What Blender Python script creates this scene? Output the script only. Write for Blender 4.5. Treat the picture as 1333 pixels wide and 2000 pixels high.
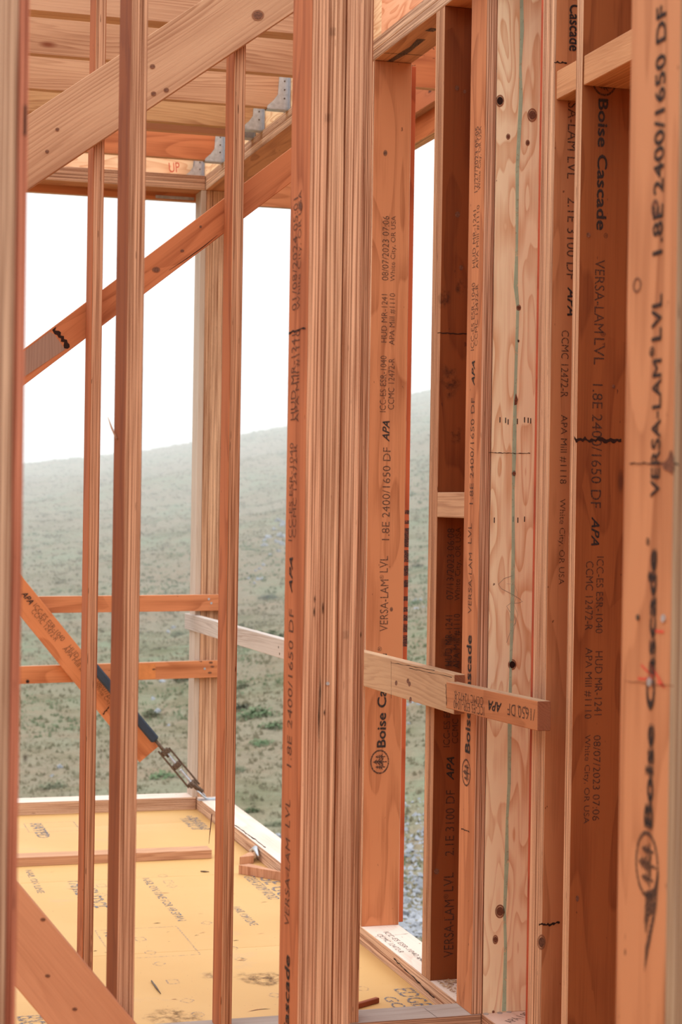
import bpy, bmesh, math, random
import numpy as np
from mathutils import Vector, Matrix, noise

for o in list(bpy.data.objects): bpy.data.objects.remove(o)
S = bpy.context.scene
COL = S.collection
random.seed(7)

# ------------------------------------------------------------------ camera
EYE = Vector((0, 0, 1.57))                     # floor top is z = 0
YAW, PITCH, ROLL, FPX = 0.286373613, -0.00571965936, 0.0151674328, 3511.6
fw = Vector((math.sin(YAW)*math.cos(PITCH), math.cos(YAW)*math.cos(PITCH), math.sin(PITCH)))
rt = Vector((math.cos(YAW), -math.sin(YAW), 0)); up = rt.cross(fw)
RT = math.cos(ROLL)*rt + math.sin(ROLL)*up
UP = -math.sin(ROLL)*rt + math.cos(ROLL)*up
cam_d = bpy.data.cameras.new('camera'); cam = bpy.data.objects.new('camera', cam_d); COL.objects.link(cam)
M = Matrix((RT, UP, -fw)).transposed().to_4x4(); M.translation = EYE
cam.matrix_world = M
cam_d.sensor_fit = 'VERTICAL'; cam_d.sensor_height = 36.0; cam_d.lens = FPX/2000*36.0
cam_d.clip_end = 2000; cam_d.clip_start = 0.05
cam_d.dof.use_dof = True; cam_d.dof.focus_distance = 5.2; cam_d.dof.aperture_fstop = 7.0
S.camera = cam
S.view_settings.view_transform = 'Standard'; S.view_settings.look = 'None'
S.view_settings.gamma = 1.0; S.view_settings.exposure = 0.0
S.view_settings.use_curve_mapping = False
try:
    S.cycles.use_denoising = True; S.cycles.max_bounces = 9; S.cycles.diffuse_bounces = 6
    S.cycles.volume_bounces = 2; S.cycles.transparent_max_bounces = 16
except Exception: pass

# ------------------------------------------------------------------ sky: overcast, paler and dimmer at the horizon
W = bpy.data.worlds.new('overcast_sky'); S.world = W; W.use_nodes = True
wn, wl = W.node_tree.nodes, W.node_tree.links; wn.clear()
wo = wn.new('ShaderNodeOutputWorld'); bg = wn.new('ShaderNodeBackground'); wl.new(bg.outputs[0], wo.inputs[0])
tc = wn.new('ShaderNodeTexCoord'); sx = wn.new('ShaderNodeSeparateXYZ'); wl.new(tc.outputs['Generated'], sx.inputs[0])
mr = wn.new('ShaderNodeMapRange'); mr.inputs['From Min'].default_value = 0.0; mr.inputs['From Max'].default_value = 1.0
mr.inputs['To Min'].default_value = 1.22; mr.inputs['To Max'].default_value = 3.1
wl.new(sx.outputs['Z'], mr.inputs['Value']); wl.new(mr.outputs[0], bg.inputs['Strength'])
bg.inputs['Color'].default_value = (0.93, 0.97, 1.0, 1)

def at(u, v, X=None, Y=None, Z=None):
    """point of the plane X, Y or Z that the photograph shows at pixel (u, v)"""
    d = RT*((u-666.5)/FPX) - UP*((v-1000)/FPX) + fw
    t = X/d.x if X is not None else Y/d.y if Y is not None else (Z-EYE.z)/d.z
    return EYE + d*t

# ------------------------------------------------------------------ materials
def nodes(name):
    m = bpy.data.materials.new(name); m.use_nodes = True
    n, l = m.node_tree.nodes, m.node_tree.links; n.clear()
    out = n.new('ShaderNodeOutputMaterial'); b = n.new('ShaderNodeBsdfPrincipled'); l.new(b.outputs[0], out.inputs[0])
    b.inputs['Roughness'].default_value = .8; b.inputs['Specular IOR Level'].default_value = .25
    return m, n, l, b, out
class NT:
    """small wrapper that makes node graphs short to write"""
    def __init__(s, n, l): s.n, s.l = n, l
    def _in(s, sock, v):
        if hasattr(v, 'links') or hasattr(v, 'is_linked'): s.l.new(v, sock)
        else: sock.default_value = v
    def math(s, op, a, b=None, c=None, clamp=False):
        m = s.n.new('ShaderNodeMath'); m.operation = op; m.use_clamp = clamp
        for i, v in enumerate((a, b, c)):
            if v is not None: s._in(m.inputs[i], v)
        return m.outputs[0]
    def vec(s, x, y, z):
        c = s.n.new('ShaderNodeCombineXYZ')
        for i, v in enumerate((x, y, z)): s._in(c.inputs[i], v)
        return c.outputs[0]
    def noise(s, v, scale=1, detail=2, rough=.5, dist=0):
        t = s.n.new('ShaderNodeTexNoise'); s._in(t.inputs['Vector'], v)
        t.inputs['Scale'].default_value = scale; t.inputs['Detail'].default_value = detail
        t.inputs['Roughness'].default_value = rough; t.inputs['Distortion'].default_value = dist
        return t.outputs[0]
    def rng(s, v, a, b, c=0., d=1.):
        r = s.n.new('ShaderNodeMapRange'); s._in(r.inputs['Value'], v)
        for k, x in (('From Min', a), ('From Max', b), ('To Min', c), ('To Max', d)): r.inputs[k].default_value = x
        return r.outputs[0]
    def mix(s, f, a, b, mode='MIX'):
        m = s.n.new('ShaderNodeMix'); m.data_type = 'RGBA'; m.blend_type = mode; m.clamp_factor = True
        s._in(m.inputs[0], f)
        for i, v in ((6, a), (7, b)):
            if isinstance(v, tuple): v = (*v[:3], 1)
            s._in(m.inputs[i], v)
        return m.outputs[2]
def local(T, n, l):
    """object coordinates, shifted by a random amount for each board: x thickness, y width, z length"""
    tc = n.new('ShaderNodeTexCoord'); oi = n.new('ShaderNodeObjectInfo')
    s = n.new('ShaderNodeSeparateXYZ'); l.new(tc.outputs['Object'], s.inputs[0])
    r = T.math('MULTIPLY', oi.outputs['Random'], 91.7)
    x = T.math('ADD', s.outputs[0], r); y = T.math('ADD', s.outputs[1], T.math('MULTIPLY', r, .37))
    z = T.math('ADD', s.outputs[2], T.math('MULTIPLY', r, .73))
    return x, y, z, oi
def sc(T, a, k): return T.math('MULTIPLY', a, k)
def bump(n, l, b, h, strength, dist=.002):
    bp = n.new('ShaderNodeBump'); bp.inputs['Strength'].default_value = strength; bp.inputs['Distance'].default_value = dist
    l.new(h, bp.inputs['Height']); l.new(bp.outputs[0], b.inputs['Normal'])

def m_edge(name, light, dark, contrast=1.0, across='x'):
    """edge of laminated lumber: thin veneer layers seen end on, running along the board"""
    m, n, l, b, _ = nodes(name); T = NT(n, l); x, y, z, oi = local(T, n, l)
    layer = T.noise(T.vec(sc(T, x, 480), sc(T, y, 3), sc(T, z, .9)), 1, 1.5, .6)
    fine = T.noise(T.vec(sc(T, x, 680), sc(T, y, 25), sc(T, z, 2.6)), 1, 2.5, .75)
    broad = T.noise(T.vec(sc(T, x, 45), sc(T, y, 2), sc(T, z, .8)), 1, 2)
    k = T.math('ADD', T.rng(layer, .28, .72), T.math('MULTIPLY', T.math('SUBTRACT', fine, .5), 3.0))
    k = T.math('ADD', k, T.math('MULTIPLY', T.math('SUBTRACT', broad, .5), .7), clamp=True)
    k = T.rng(k, 0, 1, .5-.5*contrast, .5+.5*contrast)
    c = T.mix(k, dark, light)
    glue = T.noise(T.vec(sc(T, x, 640), sc(T, y, 2), sc(T, z, 1.6)), 1, 1)
    c = T.mix(T.rng(glue, .64, .72, 0, .55), c, tuple(v*.42 for v in dark))
    grey = T.noise(T.vec(sc(T, x, 90), sc(T, y, 4), sc(T, z, .6)), 1, 2)
    c = T.mix(T.rng(grey, .58, .8, 0, .22), c, (.45, .33, .25))
    void = T.noise(T.vec(sc(T, x, 330), sc(T, y, 20), sc(T, z, 17)), 1, 1)
    vm = T.rng(void, .755, .775)
    c = T.mix(vm, c, (.06, .02, .01))
    c = T.mix(1.0, c, oi.outputs['Color'], 'MULTIPLY')
    l.new(c, b.inputs['Base Color'])
    bump(n, l, b, T.math('SUBTRACT', T.math('ADD', layer, sc(T, fine, .6)), vm), .16, .001)
    return m
def m_face(name, light, dark, contrast=.6, knots=.5, ysc=9., zsc=1.6, rings=5.):
    """broad veneer face: contour grain drawn out along the board, fibres, small knots"""
    m, n, l, b, _ = nodes(name); T = NT(n, l); x, y, z, oi = local(T, n, l)
    # rare knots bend the grain
    vo = n.new('ShaderNodeTexVoronoi'); vo.inputs['Scale'].default_value = 1
    l.new(T.vec(sc(T, y, 7), sc(T, x, .01), sc(T, z, 2.1)), vo.inputs['Vector'])
    sp = n.new('ShaderNodeSeparateColor'); l.new(vo.outputs['Color'], sp.inputs[0])
    pick = T.math('GREATER_THAN', sp.outputs[0], 1-knots*.5)
    dk = T.math('ADD', vo.outputs['Distance'], T.math('MULTIPLY', T.math('SUBTRACT', 1, pick), 9))
    field = T.noise(T.vec(sc(T, y, ysc), sc(T, x, .5), sc(T, z, zsc)), 1, 1.2, .45, .25)
    pull = T.math('DIVIDE', .045, T.math('ADD', dk, .10))
    t = T.math('MULTIPLY', T.math('ADD', field, pull), rings)
    saw = T.math('FRACT', t)
    ring = T.math('MULTIPLY', T.rng(saw, .35, .93), T.rng(saw, .93, 1, 1, 0))
    fib = T.noise(T.vec(sc(T, y, 210), sc(T, x, 20), sc(T, z, 5)), 1, 3, .7)
    patch = T.noise(T.vec(sc(T, y, 8), sc(T, x, 1), sc(T, z, 1.1)), 1, 3)
    k = T.math('MULTIPLY', ring, contrast)
    k = T.math('ADD', k, sc(T, T.math('SUBTRACT', fib, .5), .95))
    band = T.noise(T.vec(sc(T, y, 34), sc(T, x, 3), sc(T, z, .45)), 1, 3, .6)
    k = T.math('ADD', k, sc(T, T.math('SUBTRACT', band, .5), 1.3))
    k = T.math('ADD', k, sc(T, T.math('SUBTRACT', patch, .5), .9), clamp=True)
    c = T.mix(k, light, dark)
    c = T.mix(T.rng(dk, .085, .05), c, (.13, .045, .02))
    spot = T.noise(T.vec(sc(T, y, 55), sc(T, x, 9), sc(T, z, 26)), 1, 2)
    c = T.mix(T.rng(spot, .745, .77, 0, .8), c, (.12, .04, .02))
    c = T.mix(1.0, c, oi.outputs['Color'], 'MULTIPLY')
    l.new(c, b.inputs['Base Color']); bump(n, l, b, fib, .18, .001)
    return m
def m_lumber(name, light, dark, per=95.):
    """sawn lumber: straight to gently arched grain lines, rough saw texture"""
    m, n, l, b, _ = nodes(name); T = NT(n, l); x, y, z, oi = local(T, n, l)
    w1 = T.noise(T.vec(sc(T, y, 4), sc(T, x, 6), sc(T, z, .9)), 1, 1, .5)
    w2 = T.noise(T.vec(sc(T, y, 26), sc(T, x, 26), sc(T, z, .7)), 1, 2, .6)
    ph = T.math('ADD', T.math('ADD', T.math('ADD', sc(T, y, per*.7), sc(T, x, per*.6)), sc(T, w1, 12)), sc(T, w2, 4.5))
    saw = T.math('FRACT', ph)
    ring = T.math('MULTIPLY', T.rng(saw, .2, .85), T.rng(saw, .85, 1, 1, 0))
    fib = T.noise(T.vec(sc(T, y, 260), sc(T, x, 260), sc(T, z, 9)), 1, 3, .7)
    patch = T.noise(T.vec(sc(T, y, 9), sc(T, x, 9), sc(T, z, 1.4)), 1, 2)
    amp = T.rng(T.noise(T.vec(sc(T, y, 11), sc(T, x, 3), sc(T, z, .8)), 1, 2), .35, .65, .05, .65)
    k = T.math('ADD', T.math('MULTIPLY', ring, amp), sc(T, T.math('SUBTRACT', fib, .5), .6))
    k = T.math('ADD', k, sc(T, T.math('SUBTRACT', patch, .45), 1.1), clamp=True)
    c = T.mix(k, light, dark)
    vo = n.new('ShaderNodeTexVoronoi'); vo.inputs['Scale'].default_value = 1
    l.new(T.vec(sc(T, y, 8), sc(T, x, 2), sc(T, z, 3)), vo.inputs['Vector'])
    sp = n.new('ShaderNodeSeparateColor'); l.new(vo.outputs['Color'], sp.inputs[0])
    dk = T.math('ADD', vo.outputs['Distance'], T.math('MULTIPLY', T.math('LESS_THAN', sp.outputs[0], .8), 9))
    c = T.mix(T.rng(dk, .13, .05), c, (.22, .07, .03))
    c = T.mix(1.0, c, oi.outputs['Color'], 'MULTIPLY')
    l.new(c, b.inputs['Base Color']); bump(n, l, b, T.math('ADD', fib, sc(T, ring, .3)), .3, .0015)
    return m
def m_plain(name, col, rough=.8, metal=0., var=.12, scale=30., alpha=None):
    m, n, l, b, out = nodes(name); T = NT(n, l)
    tc = n.new('ShaderNodeTexCoord'); f = T.noise(tc.outputs['Object'], scale, 3)
    c = T.mix(T.rng(f, .3, .7), tuple(v*(1-var) for v in col), tuple(min(1, v*(1+var)) for v in col))
    l.new(c, b.inputs['Base Color']); b.inputs['Roughness'].default_value = rough; b.inputs['Metallic'].default_value = metal
    if alpha:
        # worn print: gaps where the ink did not take, thin all over
        g = T.noise(tc.outputs['Object'], alpha[2], 4, .75)
        l.new(T.rng(g, alpha[3], alpha[3]+.14, alpha[0], alpha[1]), b.inputs['Alpha'])
    return m

EDGE = m_edge('laminated_edge', (.80, .53, .355), (.24, .095, .045), 1.35)
FACE = m_face('veneer_face', (.57, .232, .105), (.29, .088, .032), .5, .12)
PLATE = m_face('pale_plate', (.74, .59, .49), (.56, .40, .31), .45, 0)
SHADEF = m_face('shaded_veneer', (.30, .103, .033), (.16, .043, .013), .5, .1)  # veneer with the shade of stud bays and side faces put into its colour
FLAME = m_face('flame_veneer', (.92, .75, .51), (.70, .41, .225), .80, .0, 14., 2.8, 8.)
LUMB = m_lumber('sawn_lumber', (.57, .365, .235), (.30, .14, .075))
ENDG = m_lumber('end_grain', (.34, .13, .07), (.19, .06, .03), 160)
PALE = m_lumber('weathered_pine', (.52, .44, .385), (.33, .25, .205), 120)
INK = m_plain('mill_ink', (.05, .035, .032), .9, alpha=(.12, .80, 260., .38))
INKF = m_plain('floor_ink', (.20, .21, .26), .9, alpha=(.03, .50, 75., .46))
INKX = m_plain('crack_black', (.03, .012, .008), .95)
KNOT = m_plain('knot_wood', (.17, .07, .04), .8, scale=200, var=.4)
KNOTR = m_plain('knot_ring', (.30, .12, .06), .8, scale=100, alpha=(.3, .8, 120., .3))
RED = m_plain('red_crayon', (.75, .12, .07), .8, alpha=(.2, .85, 150., .35))
GREEN = m_plain('green_chalk', (.42, .62, .46), .9, alpha=(.30, .75, 45., .30))
PENC = m_plain('pencil', (.28, .24, .19), .8)
GALV = m_plain('galvanised_steel', (.50, .52, .55), .45, .85, .15, 60)
STEEL = m_plain('rusty_steel', (.13, .085, .06), .55, .6, .4, 120)
NAILM = m_plain('nail_steel', (.55, .56, .60), .4, .8)
SLEEVE = m_plain('black_foam', (.035, .045, .065), .7)
DUST = m_plain('sawdust_mat', (.42, .20, .10), .95, var=.5, scale=300)

# ------------------------------------------------------------------ builders
def tag(o, label=None, cat=None, group=None, kind=None):
    for k, v in (('label', label), ('category', cat), ('group', group), ('kind', kind)):
        if v: o[k] = v
    return o
def link(name, me, mats, parent=None, mw=None, color=None):
    o = bpy.data.objects.new(name, me); COL.objects.link(o)
    for m in mats: me.materials.append(m)
    if mw is not None: o.matrix_world = mw
    if parent is not None:
        pw = parent.matrix_world.copy()
        o.parent = parent
        o.matrix_parent_inverse = Matrix.Identity(4)
        o.matrix_basis = pw.inverted() @ (mw if mw is not None else Matrix.Identity(4))
        PW[o.name] = mw if mw is not None else Matrix.Identity(4)
        o.color = parent.color
    if color: o.color = (*color, 1)
    return o
PW = {}
def empty(name, loc, label, cat, group=None, kind=None):
    o = bpy.data.objects.new(name, None); COL.objects.link(o); o.matrix_world = Matrix.Translation(loc)
    o.empty_display_size = .1
    return tag(o, label, cat, group, kind)
AX = {'x': Vector((1, 0, 0)), 'y': Vector((0, 1, 0)), 'z': Vector((0, 0, 1))}
def board(name, c, tv, wv, lv, t, w, l, mats=None, parent=None, color=None, bev=.0016, cut=None):
    """one board: thickness t, width w, length l along the given axes; faces, edges and ends get their own wood"""
    tv, wv, lv = Vector(tv).normalized(), Vector(wv).normalized(), Vector(lv).normalized()
    if tv.cross(wv).dot(lv) < 0: tv = -tv
    bm = bmesh.new(); bmesh.ops.create_cube(bm, size=1)
    for v in bm.verts: v.co = Vector((v.co.x*t, v.co.y*w, v.co.z*l))
    if cut: cut(bm, t, w, l)
    bmesh.ops.bevel(bm, geom=list(bm.edges), offset=bev, segments=1, affect='EDGES')
    bm.normal_update()
    for f in bm.faces:
        a = [abs(q) for q in f.normal]
        f.material_index = a.index(max(a))
    me = bpy.data.meshes.new(name); bm.to_mesh(me); bm.free()
    mw = Matrix((tv, wv, lv)).transposed().to_4x4(); mw.translation = Vector(c)
    return link(name, me, mats or (FACE, EDGE, ENDG), parent, mw, color)
def bx(name, X, Y, Z, axes, **k):
    """board from extents; axes = letters of the thickness, width and length directions"""
    d = {'x': X, 'y': Y, 'z': Z}
    c = Vector([(a[0]+a[1])/2 for a in (X, Y, Z)])
    t, w, l = [abs(d[a][1]-d[a][0]) for a in axes]
    return board(name, c, AX[axes[0]], AX[axes[1]], AX[axes[2]], t, w, l, **k)
def poly(name, pts, mat, parent, n=None, thick=0.):
    """flat print or thin plate through 3-D points, in the parent's place"""
    bm = bmesh.new(); vs = [bm.verts.new(p) for p in pts]; f = bm.faces.new(vs)
    if thick:
        f.normal_update(); nn = f.normal.copy() if n is None else Vector(n)
        r = bmesh.ops.extrude_face_region(bm, geom=[f])
        for g in r['geom']:
            if isinstance(g, bmesh.types.BMVert): g.co += nn*thick
        bmesh.ops.recalc_face_normals(bm, faces=bm.faces)
    me = bpy.data.meshes.new(name); bm.to_mesh(me); bm.free()
    return link(name, me, (mat,), parent)
GLY = {}
def glyphs(s, bold=0., shear=0.):
    k = (s, bold, shear)
    if k not in GLY:
        cu = bpy.data.curves.new('t', 'FONT'); cu.body = s; cu.resolution_u = 3; cu.shear = shear
        cu.space_character = 1.02
        o = bpy.data.objects.new('t', cu); COL.objects.link(o)
        dg = bpy.context.evaluated_depsgraph_get(); me = o.evaluated_get(dg).to_mesh()
        P = [v.co.copy() for v in me.vertices]; F = [tuple(p.vertices) for p in me.polygons]
        o.evaluated_get(dg).to_mesh_clear(); bpy.data.objects.remove(o); bpy.data.curves.remove(cu)
        if bold:                                     # heavier strokes: the same outlines laid down again, slightly shifted
            n0, P0, F0 = len(P), list(P), list(F)
            for q, (dx, dy) in enumerate(((bold*1.6, 0), (-bold*1.6, 0), (0, bold*1.2), (0, -bold*1.2))):
                P += [Vector((p.x+dx, p.y+dy, (q+1)*.00006)) for p in P0]; F += [tuple(i+n0*(q+1) for i in f) for f in F0]
        GLY[k] = (P, F)
    return GLY[k]
def text(parent, s, O, ex, ey, L, H, mat=None, bold=0., shear=0., name='printed_text', lift=.0009, jit=.0):
    P, F = glyphs(s, bold, shear)
    x0, x1 = min(p.x for p in P), max(p.x for p in P); y0, y1 = min(p.y for p in P), max(p.y for p in P)
    ex, ey = Vector(ex).normalized(), Vector(ey).normalized(); n = ex.cross(ey)
    me = bpy.data.meshes.new(name)
    me.from_pydata([((p.x-x0)/(x1-x0)*L, (p.y-y0)/(y1-y0)*H, p.z) for p in P], [], F)
    mw = Matrix((ex, ey, n)).transposed().to_4x4(); mw.translation = Vector(O) + n*lift
    return link(name, me, (mat or INK,), parent, mw)
def vtext(parent, s, pl, ub, ut, v0, v1, **k):
    """print running along an upright board: from pixel row v0 to v1, baseline at column ub, letter tops at ut (on row v0)"""
    B, T_ = at(ub, v0, **pl), at(ut, v0, **pl); E_ = at(ub, v1, **pl)
    ex = Vector((0, 0, 1 if E_.z > B.z else -1)); ey = T_-B; ey.z = 0
    return text(parent, s, B, ex, ey, abs(E_.z-B.z), ey.length, **k)
def ring_pts(c, ex, ey, a, b, n=28): return [c+ex*(a*math.cos(6.28318*i/n))+ey*(b*math.sin(6.28318*i/n)) for i in range(n)]
def annulus(name, c, ex, ey, a, b, w, mat, parent):
    bm = bmesh.new(); n = 28
    o_ = [bm.verts.new(p) for p in ring_pts(c, ex, ey, a, b, n)]
    i_ = [bm.verts.new(p) for p in ring_pts(c, ex, ey, a*(1-w), b*(1-w), n)]
    for i in range(n): bm.faces.new((o_[i], o_[(i+1) % n], i_[(i+1) % n], i_[i]))
    me = bpy.data.meshes.new(name); bm.to_mesh(me); bm.free(); return link(name, me, (mat,), parent)
def emblem(parent, pl, u, v, ru, rv, nrm):
    """mill mark: a ring holding three fir trees, printed sideways"""
    c = at(u, v, **pl); h = (at(u+ru, v, **pl)-c); h.z = 0; a = h.length; h.normalize()
    z = Vector((0, 0, 1)); b = rv/ru*a*1.0
    b = abs(at(u, v-rv, **pl).z-c.z)
    n = Vector(nrm); c = c + n*.0009
    ey, ex = -h, z                      # trees point the way the letter tops do
    r = annulus('printed_emblem', c, ex, ey, b, a, .14, INK, parent)
    bm = bmesh.new()
    def tri(p): bm.faces.new([bm.verts.new(c+ex*(q[0]*b)+ey*(q[1]*a)) for q in p])
    for ox, s, oy in ((-.42, .80, -.02), (.42, .80, -.02), (0, 1.15, .04)):
        for j in range(3):
            y0 = oy-.40*s+j*.30*s; w = (.36-.09*j)*s
            tri(((ox-w, y0), (ox-w*.4, y0+.05), (ox+w*.4, y0+.05), (ox+w, y0), (ox, y0+.42*s)))
        tri(((ox-.05, oy-.70*s), (ox+.05, oy-.70*s), (ox+.05, oy-.3*s), (ox-.05, oy-.3*s)))
    me = bpy.data.meshes.new('printed_emblem'); bm.to_mesh(me); bm.free()
    return link('printed_emblem', me, (INK,), parent)
def knot(parent, pl, u, v, ru, rv, nrm, hole=False):
    ring = not any(m.name == 'shaded_veneer' for m in parent.data.materials)
    c = at(u, v, **pl)+Vector(nrm)*.0008; h = at(u+ru, v, **pl)-at(u, v, **pl); a = h.length; h.normalize()
    b = abs(at(u, v-rv, **pl).z-at(u, v, **pl).z)
    if ring: annulus('knot_ring', c, h, AX['z'], a*1.35, b*1.5, .25, KNOTR, parent)
    c2 = c+Vector(nrm)*.0004
    return poly('knot', ring_pts(c2, h, AX['z'], a, b, 14), INKX if hole else KNOT, parent)
def crack(parent, p0, p1, nrm, w=.003, mat=None, name='scarf_joint', n=14, seed=1):
    """ragged dark joint line from p0 to p1"""
    rnd = random.Random(seed); d = p1-p0; L = d.length; d.normalize(); nv = Vector(nrm); s = nv.cross(d)
    a, b = [], []
    for i in range(n+1):
        c = p0+d*(L*i/n)+nv*.001+s*(rnd.uniform(-1, 1)*w*.5)
        a.append(c+s*w*rnd.uniform(.15, .8)); b.append(c-s*w*rnd.uniform(.15, .8))
    return poly(name, a+b[::-1], mat or INKX, parent)
def strip(parent, pts, w, mat, name, nrm, lift=.0008):
    """thin painted or pencilled line through points"""
    bm = bmesh.new(); nv = Vector(nrm); prev = None
    for i, p in enumerate(pts):
        d = (pts[min(i+1, len(pts)-1)]-pts[max(i-1, 0)]).normalized(); s = nv.cross(d)
        wi = w[i] if isinstance(w, (list, tuple)) else w
        q = (bm.verts.new(p+nv*lift+s*wi/2), bm.verts.new(p+nv*lift-s*wi/2))
        if prev: bm.faces.new((prev[0], prev[1], q[1], q[0]))
        prev = q
    me = bpy.data.meshes.new(name); bm.to_mesh(me); bm.free(); return link(name, me, (mat,), parent)
def tube(name, pts, r, mat, parent=None, seg=10, smooth=True):
    bm = bmesh.new(); rings = []
    rr = r if isinstance(r, (list, tuple)) else [r]*len(pts)
    for i, p in enumerate(pts):
        d = (pts[min(i+1, len(pts)-1)]-pts[max(i-1, 0)]).normalized()
        a = d.cross(Vector((0, 0, 1)) if abs(d.z) < .95 else Vector((1, 0, 0))).normalized(); b = d.cross(a)
        rings.append([bm.verts.new(p+a*rr[i]*math.cos(6.2832*k/seg)+b*rr[i]*math.sin(6.2832*k/seg)) for k in range(seg)])
    for A, B in zip(rings, rings[1:]):
        for k in range(seg): bm.faces.new((A[k], A[(k+1) % seg], B[(k+1) % seg], B[k]))
    bm.faces.new(rings[0][::-1]); bm.faces.new(rings[-1]); bmesh.ops.recalc_face_normals(bm, faces=bm.faces)
    if smooth:
        for f in bm.faces: f.smooth = len(f.verts) == 4
    me = bpy.data.meshes.new(name); bm.to_mesh(me); bm.free(); return link(name, me, (mat,), parent)
def nail(parent, p, nrm, r=.004, mat=None):
    n = Vector(nrm); return tube('nail_head', [Vector(p)+n*.0004, Vector(p)+n*.0022], r, mat or NAILM, parent, 8, False)
def stain(parent, c, ex, ey, a, b, nrm, seed=0, k=1.):
    """dirty patch that thins out toward a ragged rim"""
    r_ = random.Random(seed); n = 18; ph = [r_.uniform(.7, 1.25) for _ in range(n)]
    V, F, A_ = [tuple(c)], [], [k]
    for q, al in ((.55, .85*k), (1., 0.)):
        for i in range(n):
            t = 6.28318*i/n; V.append(tuple(c+ex*(a*q*ph[i]*math.cos(t))+ey*(b*q*ph[i]*math.sin(t)))); A_.append(al)
    for i in range(n):
        F.append((0, 1+i, 1+(i+1) % n)); F.append((1+i, 1+n+i, 1+n+(i+1) % n, 1+(i+1) % n))
    me = bpy.data.meshes.new('stain'); me.from_pydata(V, [], F)
    at_ = me.attributes.new('fade', 'FLOAT', 'POINT'); at_.data.foreach_set('value', A_)
    return link('stain', me, (STAIN,), parent)
def m_stain():
    m, n, l, b, _ = nodes('dirt_stain'); T = NT(n, l); g = n.new('ShaderNodeTexCoord'); a = n.new('ShaderNodeAttribute'); a.attribute_name = 'fade'
    f = T.noise(g.outputs['Object'], 38, 5, .7); b.inputs['Base Color'].default_value = (.09, .035, .02, 1)
    l.new(T.math('MULTIPLY', T.math('MULTIPLY', T.rng(f, .42, .70), a.outputs['Fac']), .6), b.inputs['Alpha']); return m
STAIN = m_stain()
def staple_marks(parent, pl, pts, nrm, L=.012, w=.0022):
    for u, v in pts:
        c = at(u, v, **pl); strip(parent, [c-AX['z']*L/2, c+AX['z']*L/2], w, INKX, 'nail_slot', nrm)
NY, NX = (0, -1, 0), (-1, 0, 0)
YW = 3.35; YF = 4.965; XB = 1.89; XO = 2.03; ZS = .063; ZT = 3.135; YE = 9.07

# ------------------------------------------------------------------ floor: yellow subfloor panels
def m_osb():
    m, n, l, b, _ = nodes('yellow_subfloor'); T = NT(n, l)
    tc = n.new('ShaderNodeTexCoord'); g = tc.outputs['Object']
    mp = n.new('ShaderNodeMapping'); mp.inputs['Scale'].default_value = (14, 5, 1); l.new(g, mp.inputs[0])
    a = T.noise(g, 1.3, 4); f = T.noise(mp.outputs[0], 6, 3)
    c = T.mix(T.rng(a, .3, .7), (.57, .32, .11), (.63, .375, .145))
    c = T.mix(T.rng(f, .4, .75, 0, .35), c, (.60, .34, .12))
    d = T.noise(g, 3.1, 5, .7); c = T.mix(T.rng(d, .60, .75, 0, .4), c, (.46, .30, .19))
    s = T.noise(g, 85, 1); c = T.mix(T.rng(s, .76, .79, 0, .7), c, (.25, .12, .06))
    l.new(c, b.inputs['Base Color']); b.inputs['Roughness'].default_value = .62
    bump(n, l, b, f, .08, .002); return m
OSB = m_osb()
floor = empty('floor', (0, 0, 0), None, None, kind='structure')
yj = [-2.4, -1.18, .04, 1.26, 2.48, 3.70, 4.92, 6.135, 7.36, 8.58, 9.06]
for j in range(len(yj)-1):
    xs = [-3.4, -.41, 2.03] if j % 2 else [-3.4, -2.1, .3, 2.03]
    for i in range(len(xs)-1):
        bx('panel', (xs[i]+.0012, xs[i+1]-.0012), (yj[j]+.0012, yj[j+1]-.0012), (-.022, 0), 'zyx', mats=(OSB,)*3, parent=floor, bev=.001)
rimj = bx('trim_1', (-3.4, 2.03), (9.03, 9.07), (-.32, -.0225), 'yzx', color=(.9, .9, .9)); tag(rimj, kind='structure')
rimj = bx('trim_2', (1.99, 2.03), (-2.4, 9.02), (-.32, -.0225), 'xzy', color=(.9, .9, .9)); tag(rimj, kind='structure')

def on_floor(u, v): return at(u, v, Z=0.0)
fl_par = [c for c in floor.children][0]
def ftext(s, u0, v0, u1, v1, H, bold=0., mat=None):
    """floor print reading toward the camera, letter tops to the right"""
    A, B = on_floor(u0, v0), on_floor(u1, v1)
    L = max(.05, abs(A.y-B.y))
    text(floor, s, (A.x, A.y, 0), (0, -1, 0), (1, 0, 0), L, H, mat=mat or INKF, bold=bold, lift=.001)
def fframe(u0, v0, w, h):
    A = on_floor(u0, v0)
    for (x0, y0, x1, y1) in ((0, 0, w, 0), (w, 0, w, -h), (w, -h, 0, -h), (0, -h, 0, 0)):
        strip(floor, [Vector((A.x+x0, A.y+y0, 0)), Vector((A.x+x1, A.y+y1, 0))], .006, INKF, 'printed_frame', (0, 0, 1), .001)
ftext('EDGE GOLD', 484, 1698, 560, 1771, .085, .02)
ftext('GREEN STAMP WOOD', 474, 1712, 534, 1757, .05, .012)
ftext('EDGE', 766, 1932, 812, 1968, .07, .02)
ftext('GOLD', 745, 1948, 790, 1992, .045, .02)
ftext('THIS SIDE UP', 348, 1598, 372, 1622, .10, .02)
ftext('RATED SHEATHING', 362, 1594, 388, 1619, .035, .03)
ftext('NAIL ON LINE FOR 48 SPAN', 276, 1716, 330, 1800, .035, .01)
ftext('NAIL ON LINE', 452, 1772, 490, 1808, .035, .01)
ftext('NAIL ON LINE', 48, 1700, 76, 1745, .03, .005)
ftext('PANEL EDGE', 130, 1722, 170, 1775, .10, .01)
ftext('EDGE GOLD', 30, 1986, 90, 2035, .085, .02)
ftext('24 OC 48/24', 70, 1612, 84, 1634, .035, .01)
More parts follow.
